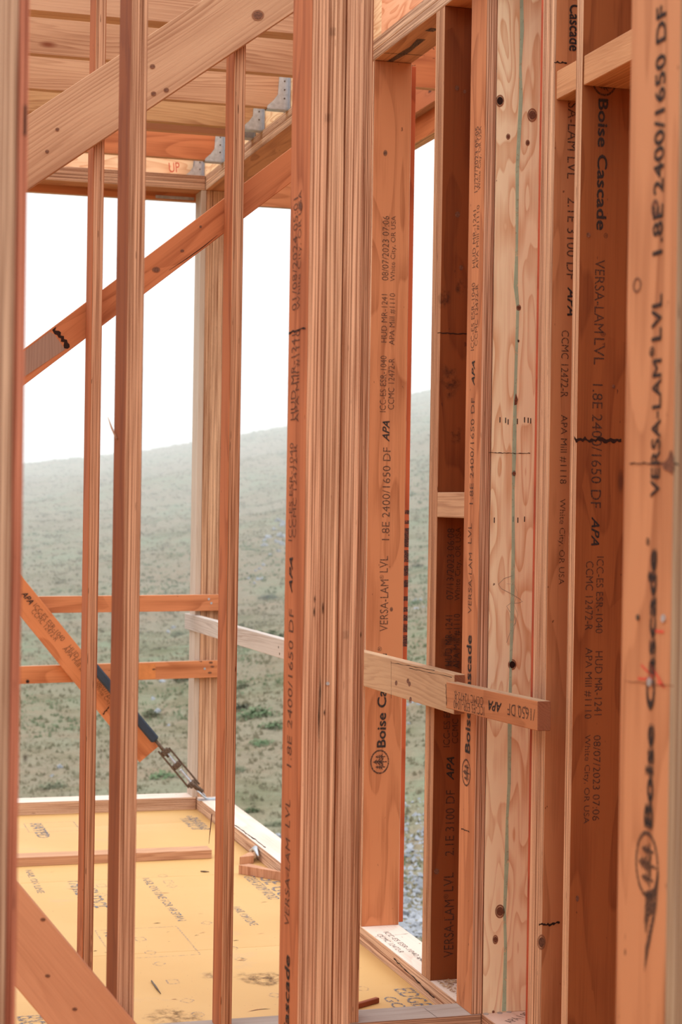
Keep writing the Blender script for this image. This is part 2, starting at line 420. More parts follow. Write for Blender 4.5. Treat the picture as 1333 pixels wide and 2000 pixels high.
ftext('RATED', 56, 1609, 76, 1637, .06, .02)
fframe(46, 1608.5, .24, .24); fframe(186, 1818, .30, .42)
ftext('RATED', 201, 1822, 240, 1862, .045, .01)
rnd = random.Random(3)
MARKS = [(274, 1834.5, 'r'), (294, 1861, 'o'), (311, 1883, 'd'), (338, 1918, 'r'), (366, 1955, 'd'), (387, 1981.5, 'o'), (404, 1803, 'd'), (454, 1852.5, 'o'), (471, 1874, 'd'), (537, 1944, 'd'),
         (709, 1931.5, 'o'), (329, 1723, 'r'), (336, 1731, 'd'), (318, 1711, 'o'), (198, 1730, 'r'), (200, 1748, 'd')]
for u, v, k in MARKS:
    c = on_floor(u, v); c.z = .001
    if k == 'o': annulus('nail_mark', c, AX['x'], AX['y'], .021, .028, .25, INKF, floor)
    else:
        q = [(-1, -1), (1, -1), (1, 1), (-1, 1)] if k == 'r' else [(0, -1.2), (1.2, 0), (0, 1.2), (-1.2, 0)]
        P = [c+Vector((a*.018, b*.024, 0)) for a, b in q]
        for i in range(4): strip(floor, [P[i], P[(i+1) % 4]], .006, INKF, 'nail_mark', (0, 0, 1), 0)
for i in range(60):                                              # scuffs, staples and splinters trodden into the panels
    u, v = rnd.uniform(60, 700), rnd.uniform(1700, 1995); c = on_floor(u, v); a = rnd.uniform(-.5, .5); L = rnd.uniform(.004, .022)
    d = Vector((math.cos(a), math.sin(a)*.8, 0))*L
    strip(floor, [c-d, c+d*.1+Vector((0, .003, 0)), c+d], [.001, .005*rnd.random()+.002, .001], DUST if i % 3 else INKX, 'scuff', (0, 0, 1), .0012)
c = on_floor(515, 1913); c.z = .0015
for q, (ox, oy, a, b) in enumerate(((0, 0, .06, .05), (.04, .03, .05, .03), (-.05, .02, .04, .04), (.0, -.05, .05, .02), (.16, .07, .07, .05))):
    stain(floor, c+Vector((ox, oy, .0003*q)), AX['x'], AX['y'], a, b*2, (0, 0, 1), q)
for (u, v, a, b) in ((355, 1988, .10, .06), (330, 1978, .06, .04), (425, 1908, .07, .05), (300, 1990, .05, .04)):
    c = on_floor(u, v); c.z = .0012; stain(floor, c, AX['x'], AX['y'], a*.8, b*1.5, (0, 0, 1), u)

# ------------------------------------------------------------------ sills
tag(bx('sill_plate', (-2.4, 1.887), (8.93, YE), (0, ZS), 'zyx', mats=(PLATE, EDGE, ENDG)),
    'low sill plate lying along the far edge of the yellow floor', 'sill plate')
sB = tag(bx('sill_plate', (XB, XO), (5.097, YE), (0, ZS), 'zxy', mats=(PLATE, EDGE, ENDG)),
    'pale sill plate running back along the right edge of yellow floor', 'sill plate')
sF = tag(bx('sill_plate', (-1.6, 1.918), (YF, 5.09), (0, ZS), 'zyx', mats=(PALE, EDGE, ENDG), color=(.82, .78, .76)),
    'grey-topped sill plate crossing the floor at the bottom of the photo', 'sill plate')
sC = tag(bx('sill_plate', (1.92, 2.06), (1.0, 5.09), (0, ZS), 'zxy', mats=(PLATE, EDGE, ENDG), color=(1.0, .92, .88)),
    'short pale plate with nail heads under the green-marked board', 'sill plate')
for u, v in ((950, 1981), (977, 1979), (995, 1977)):
    nail(sC, at(u, v, Z=ZS), (0, 0, 1), .008)
A = at(722, 1822, Z=ZS)
for s, dx, dy, L, H in (('ICC-ES ESR-1040  APA', .02, 0, .46, .020), ('CCMC 12472-R', -.015, -.03, .26, .020), ('HUD MR-1241', .05, -.35, .26, .02), ('APA Mill #1110', .015, -.35, .26, .02)):
    text(sB, s, (A.x+dx+.03, A.y+dy, ZS), (0, -1, 0), (1, 0, 0), L, H)
crack(sB, Vector((XB+.002, 5.93, ZS)), Vector((XO-.01, 5.95, ZS)), (0, 0, 1), .0015)
crack(sB, at(770, 1872, X=XB), at(850, 1950, X=XB), NX, .004, n=20, seed=5)
crack(sB, at(456, 1609, X=XB), at(520, 1655, X=XB), NX, .005, n=20, seed=6)
text(sC, 'APA 1.8E', at(1000, 1999, Z=ZS), (.8, .6, 0), (-.6, .8, 0), .12, .03)
strip(sF, [at(830, 1970, Z=ZS), at(855, 1988, Z=ZS)], .001, INKX, 'joint', (0, 0, 1))
for u, v in ((866, 1964), (775, 1843), (769, 1839), (752, 1834)):
    pass

# ------------------------------------------------------------------ top plates and headers
def plies(label, cat, X, Y, Z, axis_t, splits, axes, color, name='top_plate', pname='ply'):
    c = Vector(((X[0]+X[1])/2, (Y[0]+Y[1])/2, Z[0])); r = empty(name, c, label, cat)
    for a, b in splits:
        d = {'x': X, 'y': Y, 'z': Z}; d[axis_t] = (a, b)
        bx(pname, d['x'], d['y'], d['z'], axes, parent=r, color=color if isinstance(color, tuple) else color.pop(0))
    return r
tpB = plies('doubled top plate sloping up from the corner above the right-hand studs', 'top plate', (XB, XO), (2.6, YE), (ZT, 3.207), 'z',
      ((ZT, 3.170), (3.171, 3.207)), 'zxy', (.96, .93, .90))
tpF = plies('doubled top plate over the view, level, carrying the far joist ends', 'top plate', (-2.4, 1.888), (8.93, YE), (ZT, 3.207), 'z',
      ((ZT, 3.170), (3.171, 3.207)), 'zyx', (.90, .84, .80))
fas = tag(bx('fascia_board', (-2.4, 2.75), (YE+.002, YE+.04), (3.095, 3.45), 'yzx', color=(1.0, .92, .86)),
    'long fascia board outside the far top plate, running past the corner post', 'fascia')
r = poly('metal_strap', [Vector(p) for p in ((1.66, 9.069, 3.118), (1.86, 9.069, 3.118), (1.86, 9.069, 3.102), (1.66, 9.069, 3.102))], GALV, fas)
obm = tag(bx('outer_beam', (2.50, 2.55), (4.6, YE-.01), (ZT, 3.45), 'xzy', color=(1.0, .8, .62)),
    'outer eave beam seen against the sky right of the tall orange stud', 'beam')
ink = [at(758, 122, Z=ZT), at(790, 103, Z=ZT), at(806, 92, Z=ZT), at(824, 76, Z=ZT)]
strip(tpB, ink, [.02, .03, .02, .03], INK, 'ink_smear', (0, 0, -1), .001)
strip(tpB, [at(750, 103, Z=ZT), at(830, 108, Z=ZT)], .006, INK, 'ink_smear', (0, 0, -1), .001)
strip(tpB, [at(838, 61, Z=ZT), at(850, 55, Z=ZT)], .03, INK, 'ink_smear', (0, 0, -1), .001)

# rim boards above the plates
rim = empty('rim_board', (1.91, 7, 3.208), 'orange rim board standing on the right top plate behind the hangers', 'rim board')
for y0, y1, cl in ((4.6, 6.02, (.98, .62, .52)), (6.022, 7.3, (1.02, .90, .80)), (7.302, 9.03, (1.05, .95, .85))):
    bx('board', (1.893, 1.93), (y0, y1), (3.208, 3.45), 'xzy', mats=(FLAME, EDGE, ENDG), parent=rim, color=cl)
rimF = tag(bx('rim_board', (-2.4, 1.89), (9.032, 9.069), (3.208, 3.45), 'yzx', mats=(FLAME, EDGE, ENDG), color=(1.0, .88, .78)),
    'pale rim board with a red crayon mark above the far top plate', 'rim board')
text(rimF, 'UP', at(331, 337, Y=9.032), (1, 0, .1), (-.1, 0, 1), .055, .05, mat=RED, name='crayon_mark')

# ------------------------------------------------------------------ ceiling joists, open to the sky above
JO = [('nearest visible doubled ceiling joist, cut by the top of the photo', [(6.115, 6.158), (6.159, 6.205)], (1.0, .84, .74)),
      ('second ceiling joist from the top with arched grain', [(6.713, 6.755)], (1.0, .84, .73)),
      ('third ceiling joist from the top, with a round knot', [(7.290, 7.330)], (1.03, .86, .74)),
      ('smooth orange ceiling joist just above the reddish joist', [(7.735, 7.775)], (1.0, .84, .60)),
      ('narrow-showing reddish ceiling joist between two paler ones', [(7.905, 7.954)], (.86, .62, .52)),
      ('farthest full ceiling joist, hung above the far plate', [(8.525, 8.565)], (1.0, .78, .66))]
for lab, sp_, cl in JO:
    zz = (3.209, 3.45)
    if len(sp_) > 1:
        j = empty('ceiling_joist', (0, sp_[0][0], 3.209), lab, 'joist', 'joists under the deck')
        for a, b in sp_: bx('ply', (-2.8, 1.891), (a, b), zz, 'yzx', parent=j, color=cl, mats=(LUMB, LUMB, ENDG))
    else:
        j = tag(bx('ceiling_joist', (-2.8, 1.891), sp_[0], zz, 'yzx', color=cl, mats=(FACE if 'farthest' in lab else LUMB, LUMB, ENDG)), lab, 'joist', 'joists under the deck')
# outriggers beyond the wall
for yy, lab in ((5.62, 'short outrigger joist over the eave nearest the camera'), (6.73, 'dark outrigger joist over the eave beside the tall stud'), (7.62, 'lower-looking outrigger joist meeting the outer eave beam')):
    tag(bx('outrigger', (1.932, 2.499), (yy, yy+.04), (3.209, 3.45), 'yzx', color=(.95, .72, .58)), lab, 'joist', 'outrigger joists')
tag(bx('eave_block', (2.46, 2.498), (6.772, 7.618), (3.24, 3.45), 'xzy', color=(.8, .6, .5)), 'dark block between two outriggers against the outer eave beam', 'blocking')

# unseen panels added left of frame to hold back side light from the studs
wl_ = empty('left_light_block', (-3.4, 1.2, 0), None, None, kind='structure')
for j in range(1, 7):
    bx('panel', (-2.42, -2.405), (-2.4+1.2*j+.001, -1.2+1.2*j-.001), (.001, 3.45), 'xyz', mats=(FACE,)*3, parent=wl_, color=(1.1, .8, .6))
def hanger(Y0, Y1, lab, z0=3.205):
    h = empty('joist_hanger', (1.85, (Y0+Y1)/2, z0), lab, 'joist hanger', 'galvanised joist hangers')
    prof = [(0, 0), (-.092, 0), (-.088, .012), (-.062, .036), (-.045, .060), (-.040, .135), (0, .135)]
    for y, s in ((Y0-.0015, -1), (Y1+.0015, 1)):
        p = poly('side_plate', [Vector((1.889+a, y, z0+b)) for a, b in prof], GALV, h, n=(0, s, 0), thick=.002)
    bx('seat', (1.80, 1.889), (Y0-.003, Y1+.003), (z0-.003, z0-.0005), 'zyx', mats=(GALV,)*3, parent=h, bev=.0004)
    bx('flange', (1.8885, 1.8915), (Y0-.032, Y0-.0035), (z0, z0+.135), 'xyz', mats=(GALV,)*3, parent=h, bev=.0004)
    bx('flange', (1.8885, 1.8915), (Y1+.0035, Y1+.032), (z0, z0+.135), 'xyz', mats=(GALV,)*3, parent=h, bev=.0004)
    for q in range(3):
        tube('nail_head', [Vector((1.872, Y0-.003, z0+.045+.036*q)), Vector((1.872, Y0-.006, z0+.045+.036*q))], .0035, STEEL, h, 8, False)
    return h
for y0, y1, lab in ((7.290, 7.330, 'large bright joist hanger beside the tall multi-ply post'), (7.735, 7.775, 'joist hanger just below and left of the brightest one'),
                    (7.905, 7.954, 'joist hanger whose shoe peeps out right of the third slim stud'),
                    (8.525, 8.565, 'joist hanger just left of the third slim stud'), (6.159, 6.205, 'joist hanger at the top of the photo right of the multi-ply post')):
    hanger(y0, y1, lab)
hanger(9.0, 9.03, 'farthest joist hanger on the pale rim board in the corner')

# ------------------------------------------------------------------ right-hand stud wall (planes facing left)
P6 = dict(Y=6.085)
st = empty('wall_stud', (1.96, 6.11, ZS), 'tall orange stud with upright mill lettering beside the multi-ply post', 'stud')
f_ = bx('ply', (XB, XO), (6.085, 6.122), (ZS, ZT-.001), 'yxz', parent=st, color=(1.05, .93, .86))
g_ = bx('ply', (XB+.012, XO+.029), (6.123, 6.161), (ZS, ZT-.001), 'yxz', parent=st, color=(1.0, .48, .36), mats=(FACE, FACE, ENDG))
K = dict(bold=0)
def P(s, b, t, v0, v1, **k): return vtext(f_, s, P6, b, t, v0, v1, **k)
P('White City, OR USA', 774.5, 762.5, 550, 422, **K); P('08/07/2023 07:06', 759, 746, 548, 422, **K)
P('HUD MR-1241', 756, 744.5, 669, 575, **K); P('APA Mill #1110', 772, 760, 674, 573, **K)
P('ICC-ES ESR-1040', 754, 742, 805, 695, **K); P('CCMC 12472-R', 770, 758, 800, 700, **K)
P('APA', 761, 747, 863, 822, bold=.018, shear=.35); P('1.8E 2400/1650 DF', 761, 746, 1055, 874, **K)
P('VERSA-LAM', 758, 742, 1233, 1132, **K); P('LVL', 758, 742, 1118, 1086, **K); P('®', 750, 742, 1131, 1123)
P('Boise Cascade', 754, 736, 1460, 1276, bold=.022); P('®', 746, 738, 1272, 1263)
emblem(f_, P6, 742, 1488, 18.5, 24, NY)
knot(f_, P6, 753, 299, 3, 4, NY); knot(f_, P6, 765, 1190, 2.2, 3, NY)
for i, (v0, v1) in enumerate(((996, 1004), (1016, 1023), (1031, 1068), (1074, 1097), (1104, 1124), (1132, 1146), (1164, 1173), (1185, 1194), (1200, 1212), (1218, 1234), (1240, 1262))):
    a, b = at(785, v0, X=XO+.0125), at(785, v1, X=XO+.0125)
    strip(g_, [Vector((XO+.0195, 6.1228, a.z)), Vector((XO+.0195, 6.1228, b.z))], .018, INK, 'printed_text', NY, .0006)

# stud right of the open slot, with dark broad face
P5 = dict(Y=5.348)
s5 = empty('wall_stud', (1.96, 5.39, ZS), 'doubled stud with pale edge and dark lettered face right of the open slot', 'stud')
b5 = bx('ply', (XB, XO), (5.430-.002, 5.39+.0015), (ZS, ZT-.001), 'yxz', parent=s5, color=(.94, .80, .68))
a5 = bx('ply', (XB, XO), (5.348, 5.390), (ZS, ZT-.001), 'yxz', parent=s5, color=(.80, .62, .50), mats=(SHADEF, EDGE, ENDG))
def P(s, b, t, v0, v1, **k): return vtext(a5, s, P5, b, t, v0, v1, **k)
P('07/13/2023 06:08', 886, 872, 1171, 1032, **K); P('White City, OR USA', 902, 888, 1173, 1030, **K)
P('HUD MR-1241', 883, 869, 1300, 1202, **K); P('APA Mill #1110', 899, 885, 1305, 1199, **K)
P('ICC-ES ESR-1040', 879, 866, 1459, 1334, **K); P('CCMC 12472-R', 895, 883, 1452, 1338, **K)
P('APA', 887, 872, 1524, 1478, bold=.018, shear=.35); P('2.1E 3100 DF', 887, 869.5, 1671, 1543, **K)
P('VERSA-LAM', 886, 867, 1869, 1757, **K); P('LVL', 886, 867, 1740, 1704, **K); P('®', 876, 867, 1755, 1746)
crack(a5, at(855, 650, **P5), at(925, 653, **P5), NY, .003, seed=3)
for u, v, r_ in ((893, 172, 4), (908, 179, 3), (894, 419, 5), (901, 523, 4), (843+10, 1702, 5)): knot(a5, P5, u, v, r_, r_+1, NY)
for (u, v, a, b) in ((880, 745, 16, 20), (868, 580, 12, 14), (900, 560, 8, 10), (885, 1265, 20, 28), (890, 850, 12, 10)):
    c = at(u, v, **P5); stain(a5, c+Vector((0, -.0004, 0)), AX['x'], AX['z'], a*.0022, b*.0028, NY, u, 1.6)
blk = tag(bx('wall_block', (XB, XO-.03), (5.092, 5.346), (1.526, 1.604), 'xzy', mats=(LUMB, LUMB, ENDG), color=(1.05, .95, .85)),
    'small pale block level between the dark-faced stud and lettered post', 'blocking')

# lettered post at the end of the front wall
PX = dict(X=1.885)
s4 = tag(bx('wall_stud', (1.885, 1.919), (YF, 5.09), (ZS, ZT-.001), 'xyz', color=(1.04, 1.0, .95)),
    'narrow stud with faint lettering left of the green-marked board', 'stud')
def P(s, b, t, v0, v1, **k): return vtext(s4, s, PX, b, t, v0, v1, **k)
P('12/27/2023 05:05', 934, 927.5, 374, 247, **K); P('White City, OR USA', 941, 934.5, 369, 246, **K)
P('HUD MR-1241', 929.5, 923.5, 522, 410, **K); P('APA Mill #1110', 936, 930.5, 524, 400, **K)
P('ICC-ES ESR-1040', 927, 920.5, 684, 552, **K); P('CCMC 12472-R', 933.5, 928, 675, 555, **K)
P('APA', 928, 922, 754, 704, bold=.018, shear=.35); P('1.8E 2400/1650 DF', 925, 918, 985, 777, **K)
P('VERSA-LAM', 922, 915, 1199, 1080, **K); P('LVL', 922, 915, 1062, 1022, **K)
P('Boise Cascade', 919, 909, 1473, 1240, bold=.022)
emblem(s4, PX, 911.5, 1509, 8.5, 27, NX)
crack(s4, at(902, 1618, **PX), at(918, 1625, **PX), NX, .003, n=8)

# board with green chalk line
P4 = dict(Y=YF)
gb = tag(bx('corner_post', (1.9205, 2.062), (YF, 5.09), (ZS, ZT-.001), 'yxz', mats=(FLAME, EDGE, ENDG), color=(1.04, 1.10, 1.08)),
    'pale flame-grained board with a green chalk line down it', 'post')
gl = [(1019, -20), (1020, 60), (1017, 130), (1018, 190), (1011, 330), (1010, 480), (1008, 560), (1012, 600), (1007, 760), (1005, 880), (1003, 960), (1003, 1080), (1001, 1200), (998, 1300), (996, 1420), (995, 1530), (991, 1600), (990, 1690), (986, 1780), (988, 1850), (985, 1975)]
strip(gb, [at(u, v, **P4) for u, v in gl], [.0085+.003*math.sin(i*2.3)+.002 for i in range(len(gl))], GREEN, 'chalk_line', NY)
for u, v, a, b, h in ((977, 197, 6, 8, True), (1042-2, 225, 7, 9, False), (993, 267, 3, 4, False), (1031, 279, 3, 4, False), (1013.5, 601, 3.5, 4, False), (1004, 925, 3, 4, False), (1001, 1298, 6, 7, True), (977, 1780, 7, 9, False), (968, 1835, 4, 6, False), (964, 1976, 2, 2, False), (1013, 666, 1.5, 2, True)):
    knot(gb, P4, u, v, a, b, NY, h)
crack(gb, at(955, 884, **P4), at(1036, 886, **P4), NY, .0022, n=24, seed=9)
staple_marks(gb, P4, ((977, 820), (988, 821), (993, 824), (1011, 823), (1025, 820), (1032, 821), (1037, 822), (966, 1016), (1003, 1014), (1012, 1016), (1025, 1014)), NY, .016, .003)
poly('wood_tear', [at(u, v, **P4)+Vector((0, -.001, 0)) for u, v in ((1008, 768), (1012, 780), (1010, 790), (1005, 792), (1005, 782))], KNOT, gb)
sq = [(1002, 1124), (985, 1130), (974, 1141), (980, 1150), (1000, 1160), (1016, 1170), (1021, 1175), (1012, 1178), (998, 1178), (990, 1184), (996, 1194), (1006, 1206), (1008, 1215), (998, 1232), (990, 1255)]
strip(gb, [at(u, v, **P4) for u, v in sq], .0012, PENC, 'pencil_mark', NY)
sq = [(990, 1140), (1005, 1141), (1012, 1160), (1004, 1180), (1012, 1200), (1004, 1230), (1002, 1250)]
strip(gb, [at(u, v, **P4) for u, v in sq], .0006, PENC, 'pencil_mark', NY)

# thick striped stud in front of it
PS = dict(Y=4.456)
ss = empty('wall_stud', (1.96, 4.5, ZS), 'thick striped stud with a red back arris right of the green line', 'stud')
f_ = bx('ply', (XB, XO), (4.456, 4.500), (ZS, ZT-.001), 'yxz', parent=ss, color=(.98, .92, .84))
bx('ply', (XB, XO), (4.501, 4.545), (ZS, ZT-.001), 'yxz', parent=ss, color=(1.0, .92, .84))
bx('ply', (XB+.001, XO), (4.546, 4.562), (ZS, ZT-.001), 'yxz', parent=ss, color=(.80, .36, .32), mats=(FACE, FACE, ENDG))
def P(s, b, t, v0, v1, **k): return vtext(f_, s, PS, b, t, v0, v1, **k)
P('Boise Cascade', 1114, 1136, -60, 100, bold=.022); P('VERSA-LAM LVL', 1111, 1130, 150, 349, bold=0); P('2.1E 3100 DF', 1109, 1128, 385, 545, bold=0)
P('APA', 1109, 1126, 560, 617, bold=.018, shear=.35); P('CCMC 12472-R', 1097.5, 1112, 645, 776, bold=0)
P('APA Mill #1118', 1095, 1109, 810, 945, bold=0); P('White City, OR USA', 1091, 1105, 974, 1142, bold=0)
crack(f_, at(1083, 121, **PS), at(1108, 124, **PS), NY, .004, n=8, seed=4)
crack(f_, at(1053, 1806, **PS), at(1094, 1803, **PS), NY, .006, n=14, seed=8)
knot(f_, PS, 1058, 1840, 6, 10, NY)
# thin stud
PT = dict(Y=4.279)
ts = tag(bx('wall_stud', (XB, XO), (4.279, 4.318), (ZS, ZT-.001), 'yxz', color=(1.0, .92, .82), mats=(SHADEF, EDGE, ENDG)),
    'thin-edged stud with broad dark orange face and downward lettering', 'stud')
def P(s, b, t, v0, v1, **k): return vtext(ts, s, PT, b, t, v0, v1, **k)
P('Boise Cascade', 1169, 1189, 192, 450, bold=.022); P('®', 1180, 1188, 455, 465)
P('VERSA-LAM', 1163, 1182, 507, 650, **K); P('LVL', 1161, 1181, 660, 712, **K); P('®', 1174, 1184, 648, 657)
P('1.8E 2400/1650 DF', 1158, 1178, 750, 992, **K); P('APA', 1156, 1172, 1009, 1066, bold=.018, shear=.35)
P('ICC-ES ESR-1040', 1166, 1180, 1087, 1237, **K); P('CCMC 12472-R', 1145, 1160, 1096, 1231, **K)
P('HUD MR-1241', 1163, 1178, 1272, 1397, **K); P('APA Mill #1110', 1143, 1158, 1265, 1404, **K)
P('08/07/2023 07:06', 1160, 1174, 1436, 1603, **K); P('White City, OR USA', 1140, 1154, 1435, 1609, **K)
emblem(ts, PT, 1181, 158, 24, 30, NY)
crack(ts, at(1122, 859, **PT), at(1214, 861, **PT), NY, .008, n=22, seed=2)
knot(ts, PT, 1150, 459, 4, 5, NY); knot(ts, PT, 1199, 755, 3, 4, NY); knot(ts, PT, 1128, 1755, 3, 6, NY)
for (a, b, lab) in ((4.320, 4.454, 'upper-right sloping-looking block left of the thin-edged stud'), (3.55, 4.277, 'long pale block at upper right between thin-edged stud and near post')):
    tag(bx('wall_block', (XB+.004, XO-.002), (a, b), (2.652, 2.728), 'zxy', mats=(LUMB, LUMB, ENDG), color=(1.06, .84, .62)), lab, 'blocking', 'blocks high in the right wall')
shp = empty('wall_right', (2.045, 4.4, 0), None, None, kind='structure')
for a, b in ((1.0, 2.2), (2.202, 3.42), (3.422, 4.64), (4.642, 5.44)):
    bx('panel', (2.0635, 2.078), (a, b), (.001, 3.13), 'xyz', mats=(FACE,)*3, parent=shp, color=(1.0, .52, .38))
ns = tag(bx('wall_stud', (XB, XO), (3.42, 3.46), (ZS, ZT-.001), 'yxz', color=(1, .8, .65)), 'stud standing behind the near right post, mostly hidden', 'stud')

# weathered rails nailed along the inner face of the right wall
def rail(name, p0, p1, q0, q1, x0, x1, label, mats, color, **k):
    """board in a plane facing left: p0-p1 top edge, q0-q1 bottom edge, given as (y, z)"""
    a = Vector((0, p0[0], (p0[1]+q0[1])/2)); b = Vector((0, p1[0], (p1[1]+q1[1])/2)); d = b-a
    w = ((p0[1]-q0[1])+(p1[1]-q1[1]))/2*d.normalized().y
    c = (a+b)/2; c.x = (x0+x1)/2; wv = Vector((1, 0, 0)).cross(d.normalized())
    return tag(board(name, c, (1, 0, 0), wv, d, x1-x0, abs(w), d.length, mats=mats, color=color, **k), label, 'rail')
r1 = rail('guard_rail', (9.11, -.590+1.57), (7.02, -.562+1.57), (9.11, -.662+1.57), (7.02, -.648+1.57), 1.851, 1.888,
     'sun-bleached grey rail running from the corner post across the hillside', (PALE, PALE, PALE), (1, 1, 1))
r2 = rail('guard_rail', (7.0, -.530+1.57), (5.06, -.515+1.57), (7.0, -.655+1.57), (5.06, -.628+1.57), 1.851, 1.8885,
     'wide sawn rail crossing the lettered orange stud, ending at dark-faced stud', (LUMB, LUMB, ENDG), (.92, .88, .78))
r3 = rail('guard_rail', (5.02, -.529+1.57), (4.32, -.510+1.57), (5.02, -.607+1.57), (4.32, -.586+1.57), 1.812, 1.849,
     'short rail with upside-down lettering lapping over the wide rail', (FACE, LUMB, ENDG), (.86, .86, .80))
PR = dict(X=1.852)
crack(r2, at(765, 1291, **PR), at(765, 1364, **PR), NX, .003, n=8)
crack(r2, at(765, 1294, **PR), at(850, 1310, **PR), NX, .002, n=12, seed=4); crack(r2, at(800, 1305, **PR), at(884, 1323, **PR), NX, .0018, n=12, seed=5)
for u, v in ((775, 1334), (801, 1336), (803, 1366), (798, 1330)): knot(r2, PR, u, v, 2.5, 5, NX)
PR = dict(X=1.812)
def rtext(s, u1, v1, u0, H, **k):
    A, B = at(u1, v1, **PR), at(u0, v1-3, **PR)
    text(r3, s, A, (0, 1, -.03), (0, -.03, -1), abs(B.y-A.y), H, **k)
rtext('CCMC 12472-R', 945, 1362, 888, .024, **K); rtext('ICC-ES ESR-1040', 947, 1380, 887, .026, **K)
rtext('APA', 981, 1373, 955, .028, bold=.018, shear=.35); rtext('/1650 DF', 1046, 1385, 992, .032, bold=0)
crack(r3, at(872, 1336, **PR), at(873, 1378, **PR), NX, .004, n=8)
for u, v in ((1014, 1380), (1027, 1382)): knot(r3, PR, u, v, 1.5, 2, NX)
for u, v in ((545, 1264), (547, 1277)): nail(r1, at(u, v, X=1.852), NX, .005, STEEL)

# ------------------------------------------------------------------ far corner post, far rails, far brace
Yc = 8.93
cp = empty('corner_post', (1.95, Yc, ZS), 'far corner post with whitened left side standing against the hillside', 'post')
bx('ply', (1.868, 1.895), (Yc+.002, YE), (ZS, ZT-.001), 'xyz', parent=cp, mats=(PALE, PALE, PALE), color=(1.12, 1.03, .93))
bx('ply', (1.896, 1.926), (Yc, YE), (ZS, ZT-.001), 'xyz', parent=cp, color=(.98, .88, .78))
bx('ply', (1.928, XO), (Yc, YE), (ZS, ZT-.001), 'xyz', parent=cp, color=(1.04, .96, .88))
PF = dict(Y=8.89)
def hrail(name, a, b, y0, th, label, cat, color, mats=(FACE, EDGE, ENDG)):
    """board in a plane facing the camera from corner pixels; a = (top-left, bottom-left), b = (top-right, bottom-right) as x, z points"""
    A, B = (a[0]+a[1])/2, (b[0]+b[1])/2; d = B-A; w = ((a[0]-a[1]).length+(b[0]-b[1]).length)/2
    wv = Vector((0, 1, 0)).cross(d.normalized()); w *= abs(wv.z)
    c = (A+B)/2; c.y = y0+th/2
    return tag(board(name, c, (0, 1, 0), wv, d, th, w, d.length, mats=mats, color=color), label, cat)
h1 = hrail('guard_rail', (at(-60, 1167, **PF), at(-60, 1199.5, **PF)), (at(463.5, 1160.5, **PF), at(463.5, 1192.5, **PF)), 8.89, .036,
      'upper orange rail across the far opening', 'rail', (1.06, .94, .88))
h2 = hrail('guard_rail', (at(-60, 1305, **PF), at(-60, 1339, **PF)), (at(445, 1289, **PF), at(445, 1322.5, **PF)), 8.89, .036,
      'lower orange rail across the far opening with darker half', 'rail', (1.06, .96, .88))
for r_, pts in ((h1, ((408, 1170), (413, 1178))), (h2, ((400, 1306),))):
    for u, v in pts: nail(r_, at(u, v, **PF), NY, .006)
poly('darker_length', [at(u, v, **PF)+Vector((0, -.0008, 0)) for u, v in ((266, 1297.5), (304, 1296), (304, 1326), (266, 1327))], m_plain('deep_orange', (.62, .22, .07), .8), h2)
for u, v in ((301, 1307), (410, 1314), (415, 1302), (412, 1294)): knot(h2, PF, u, v, 3, 1.5, NY)
knot(h2, PF, 54, 1331, 3, 3, NY, True)
PB = dict(Y=8.845)
bt = [at(u, v, **PB) for u, v in ((0, 1066), (311, 1456))]; bb = [at(u, v, **PB) for u, v in ((-42, 1110), (274, 1490))]
A = (bt[0]+bb[0])/2; B = (bt[1]+bb[1])/2; d = (B-A).normalized(); wv = Vector((0, 1, 0)).cross(d)
wid = abs((bt[1]-bb[1]).dot(wv)); c = (A+B)/2; c.y = 8.866
br = tag(board('diagonal_brace', c, (0, 1, 0), wv, d, .036, wid, (B-A).length, color=(1.08, .92, .80)),
         'orange lettered brace slanting down to the right behind slim studs', 'brace')
e2 = -wv if wv.z < 0 else wv
for s, u, v, L, H, kk in (('APA', 40, 1160, .07, .03, dict(bold=.018, shear=.35)), ('ICC-ES ESR-1040', 64, 1184, .225, .025, K), ('CCMC 12472-R', 60, 1195, .19, .025, K), ('HUD MR-1241', 131, 1265, .20, .025, K),
                      ('APA Mill #1110', 121, 1268, .215, .025, K), ('08/07/2023 07:06', 188, 1334, .22, .025, K), ('White City, OR USA', 180, 1340, .24, .025, K)):
    text(br, s, at(u, v, **PB), d, e2, L, H, **kk)
crack(br, at(201, 1395, **PB), at(214, 1380, **PB), NY, .006, n=6)
# tie cable with foam sleeve and turnbuckle
cb = empty('tie_cable', at(403, 1560, Z=ZS), 'taut steel cable with black sleeve and turnbuckle anchored at corner', 'cable')
PC = dict(Y=8.80)
def pc(u, v, y=8.80): return at(u, v, Y=y)
a0, a1 = pc(166, 1282), pc(304, 1446)
sl = board('foam_sleeve', (a0+a1)/2, (0, 1, 0), Vector((0, 1, 0)).cross((a1-a0).normalized()), a1-a0, .035, .044, (a1-a0).length, mats=(SLEEVE,)*3, parent=cb, bev=.008)
sl.color = (1, 1, 1, 1)
tube('rod', [pc(303, 1445), pc(330, 1478)], .009, STEEL, cb)
t0, t1 = pc(320, 1464), pc(381, 1537); dd = (t1-t0).normalized(); pp = Vector((0, 1, 0)).cross(dd)
if pp.x < 0: pp = -pp
for off in (-.016, .016):
    for q in (0, 1):
        s0 = t0+pp*off*1.6+dd*(.01 if off > 0 else -.012); s1 = s0+dd*((t1-t0).length*(.98))
        if q == 0: board('turnbuckle_bar', (s0+s1)/2, (0, 1, 0), pp, dd, .014, .009, (s1-s0).length, mats=(STEEL,)*3, parent=cb, bev=.002)
for tpos in (.06, .42, .92):
    c_ = t0+(t1-t0)*tpos; board('turnbuckle_collar', c_, (0, 1, 0), pp, dd, .02, .042, .03, mats=(STEEL,)*3, parent=cb, bev=.004)
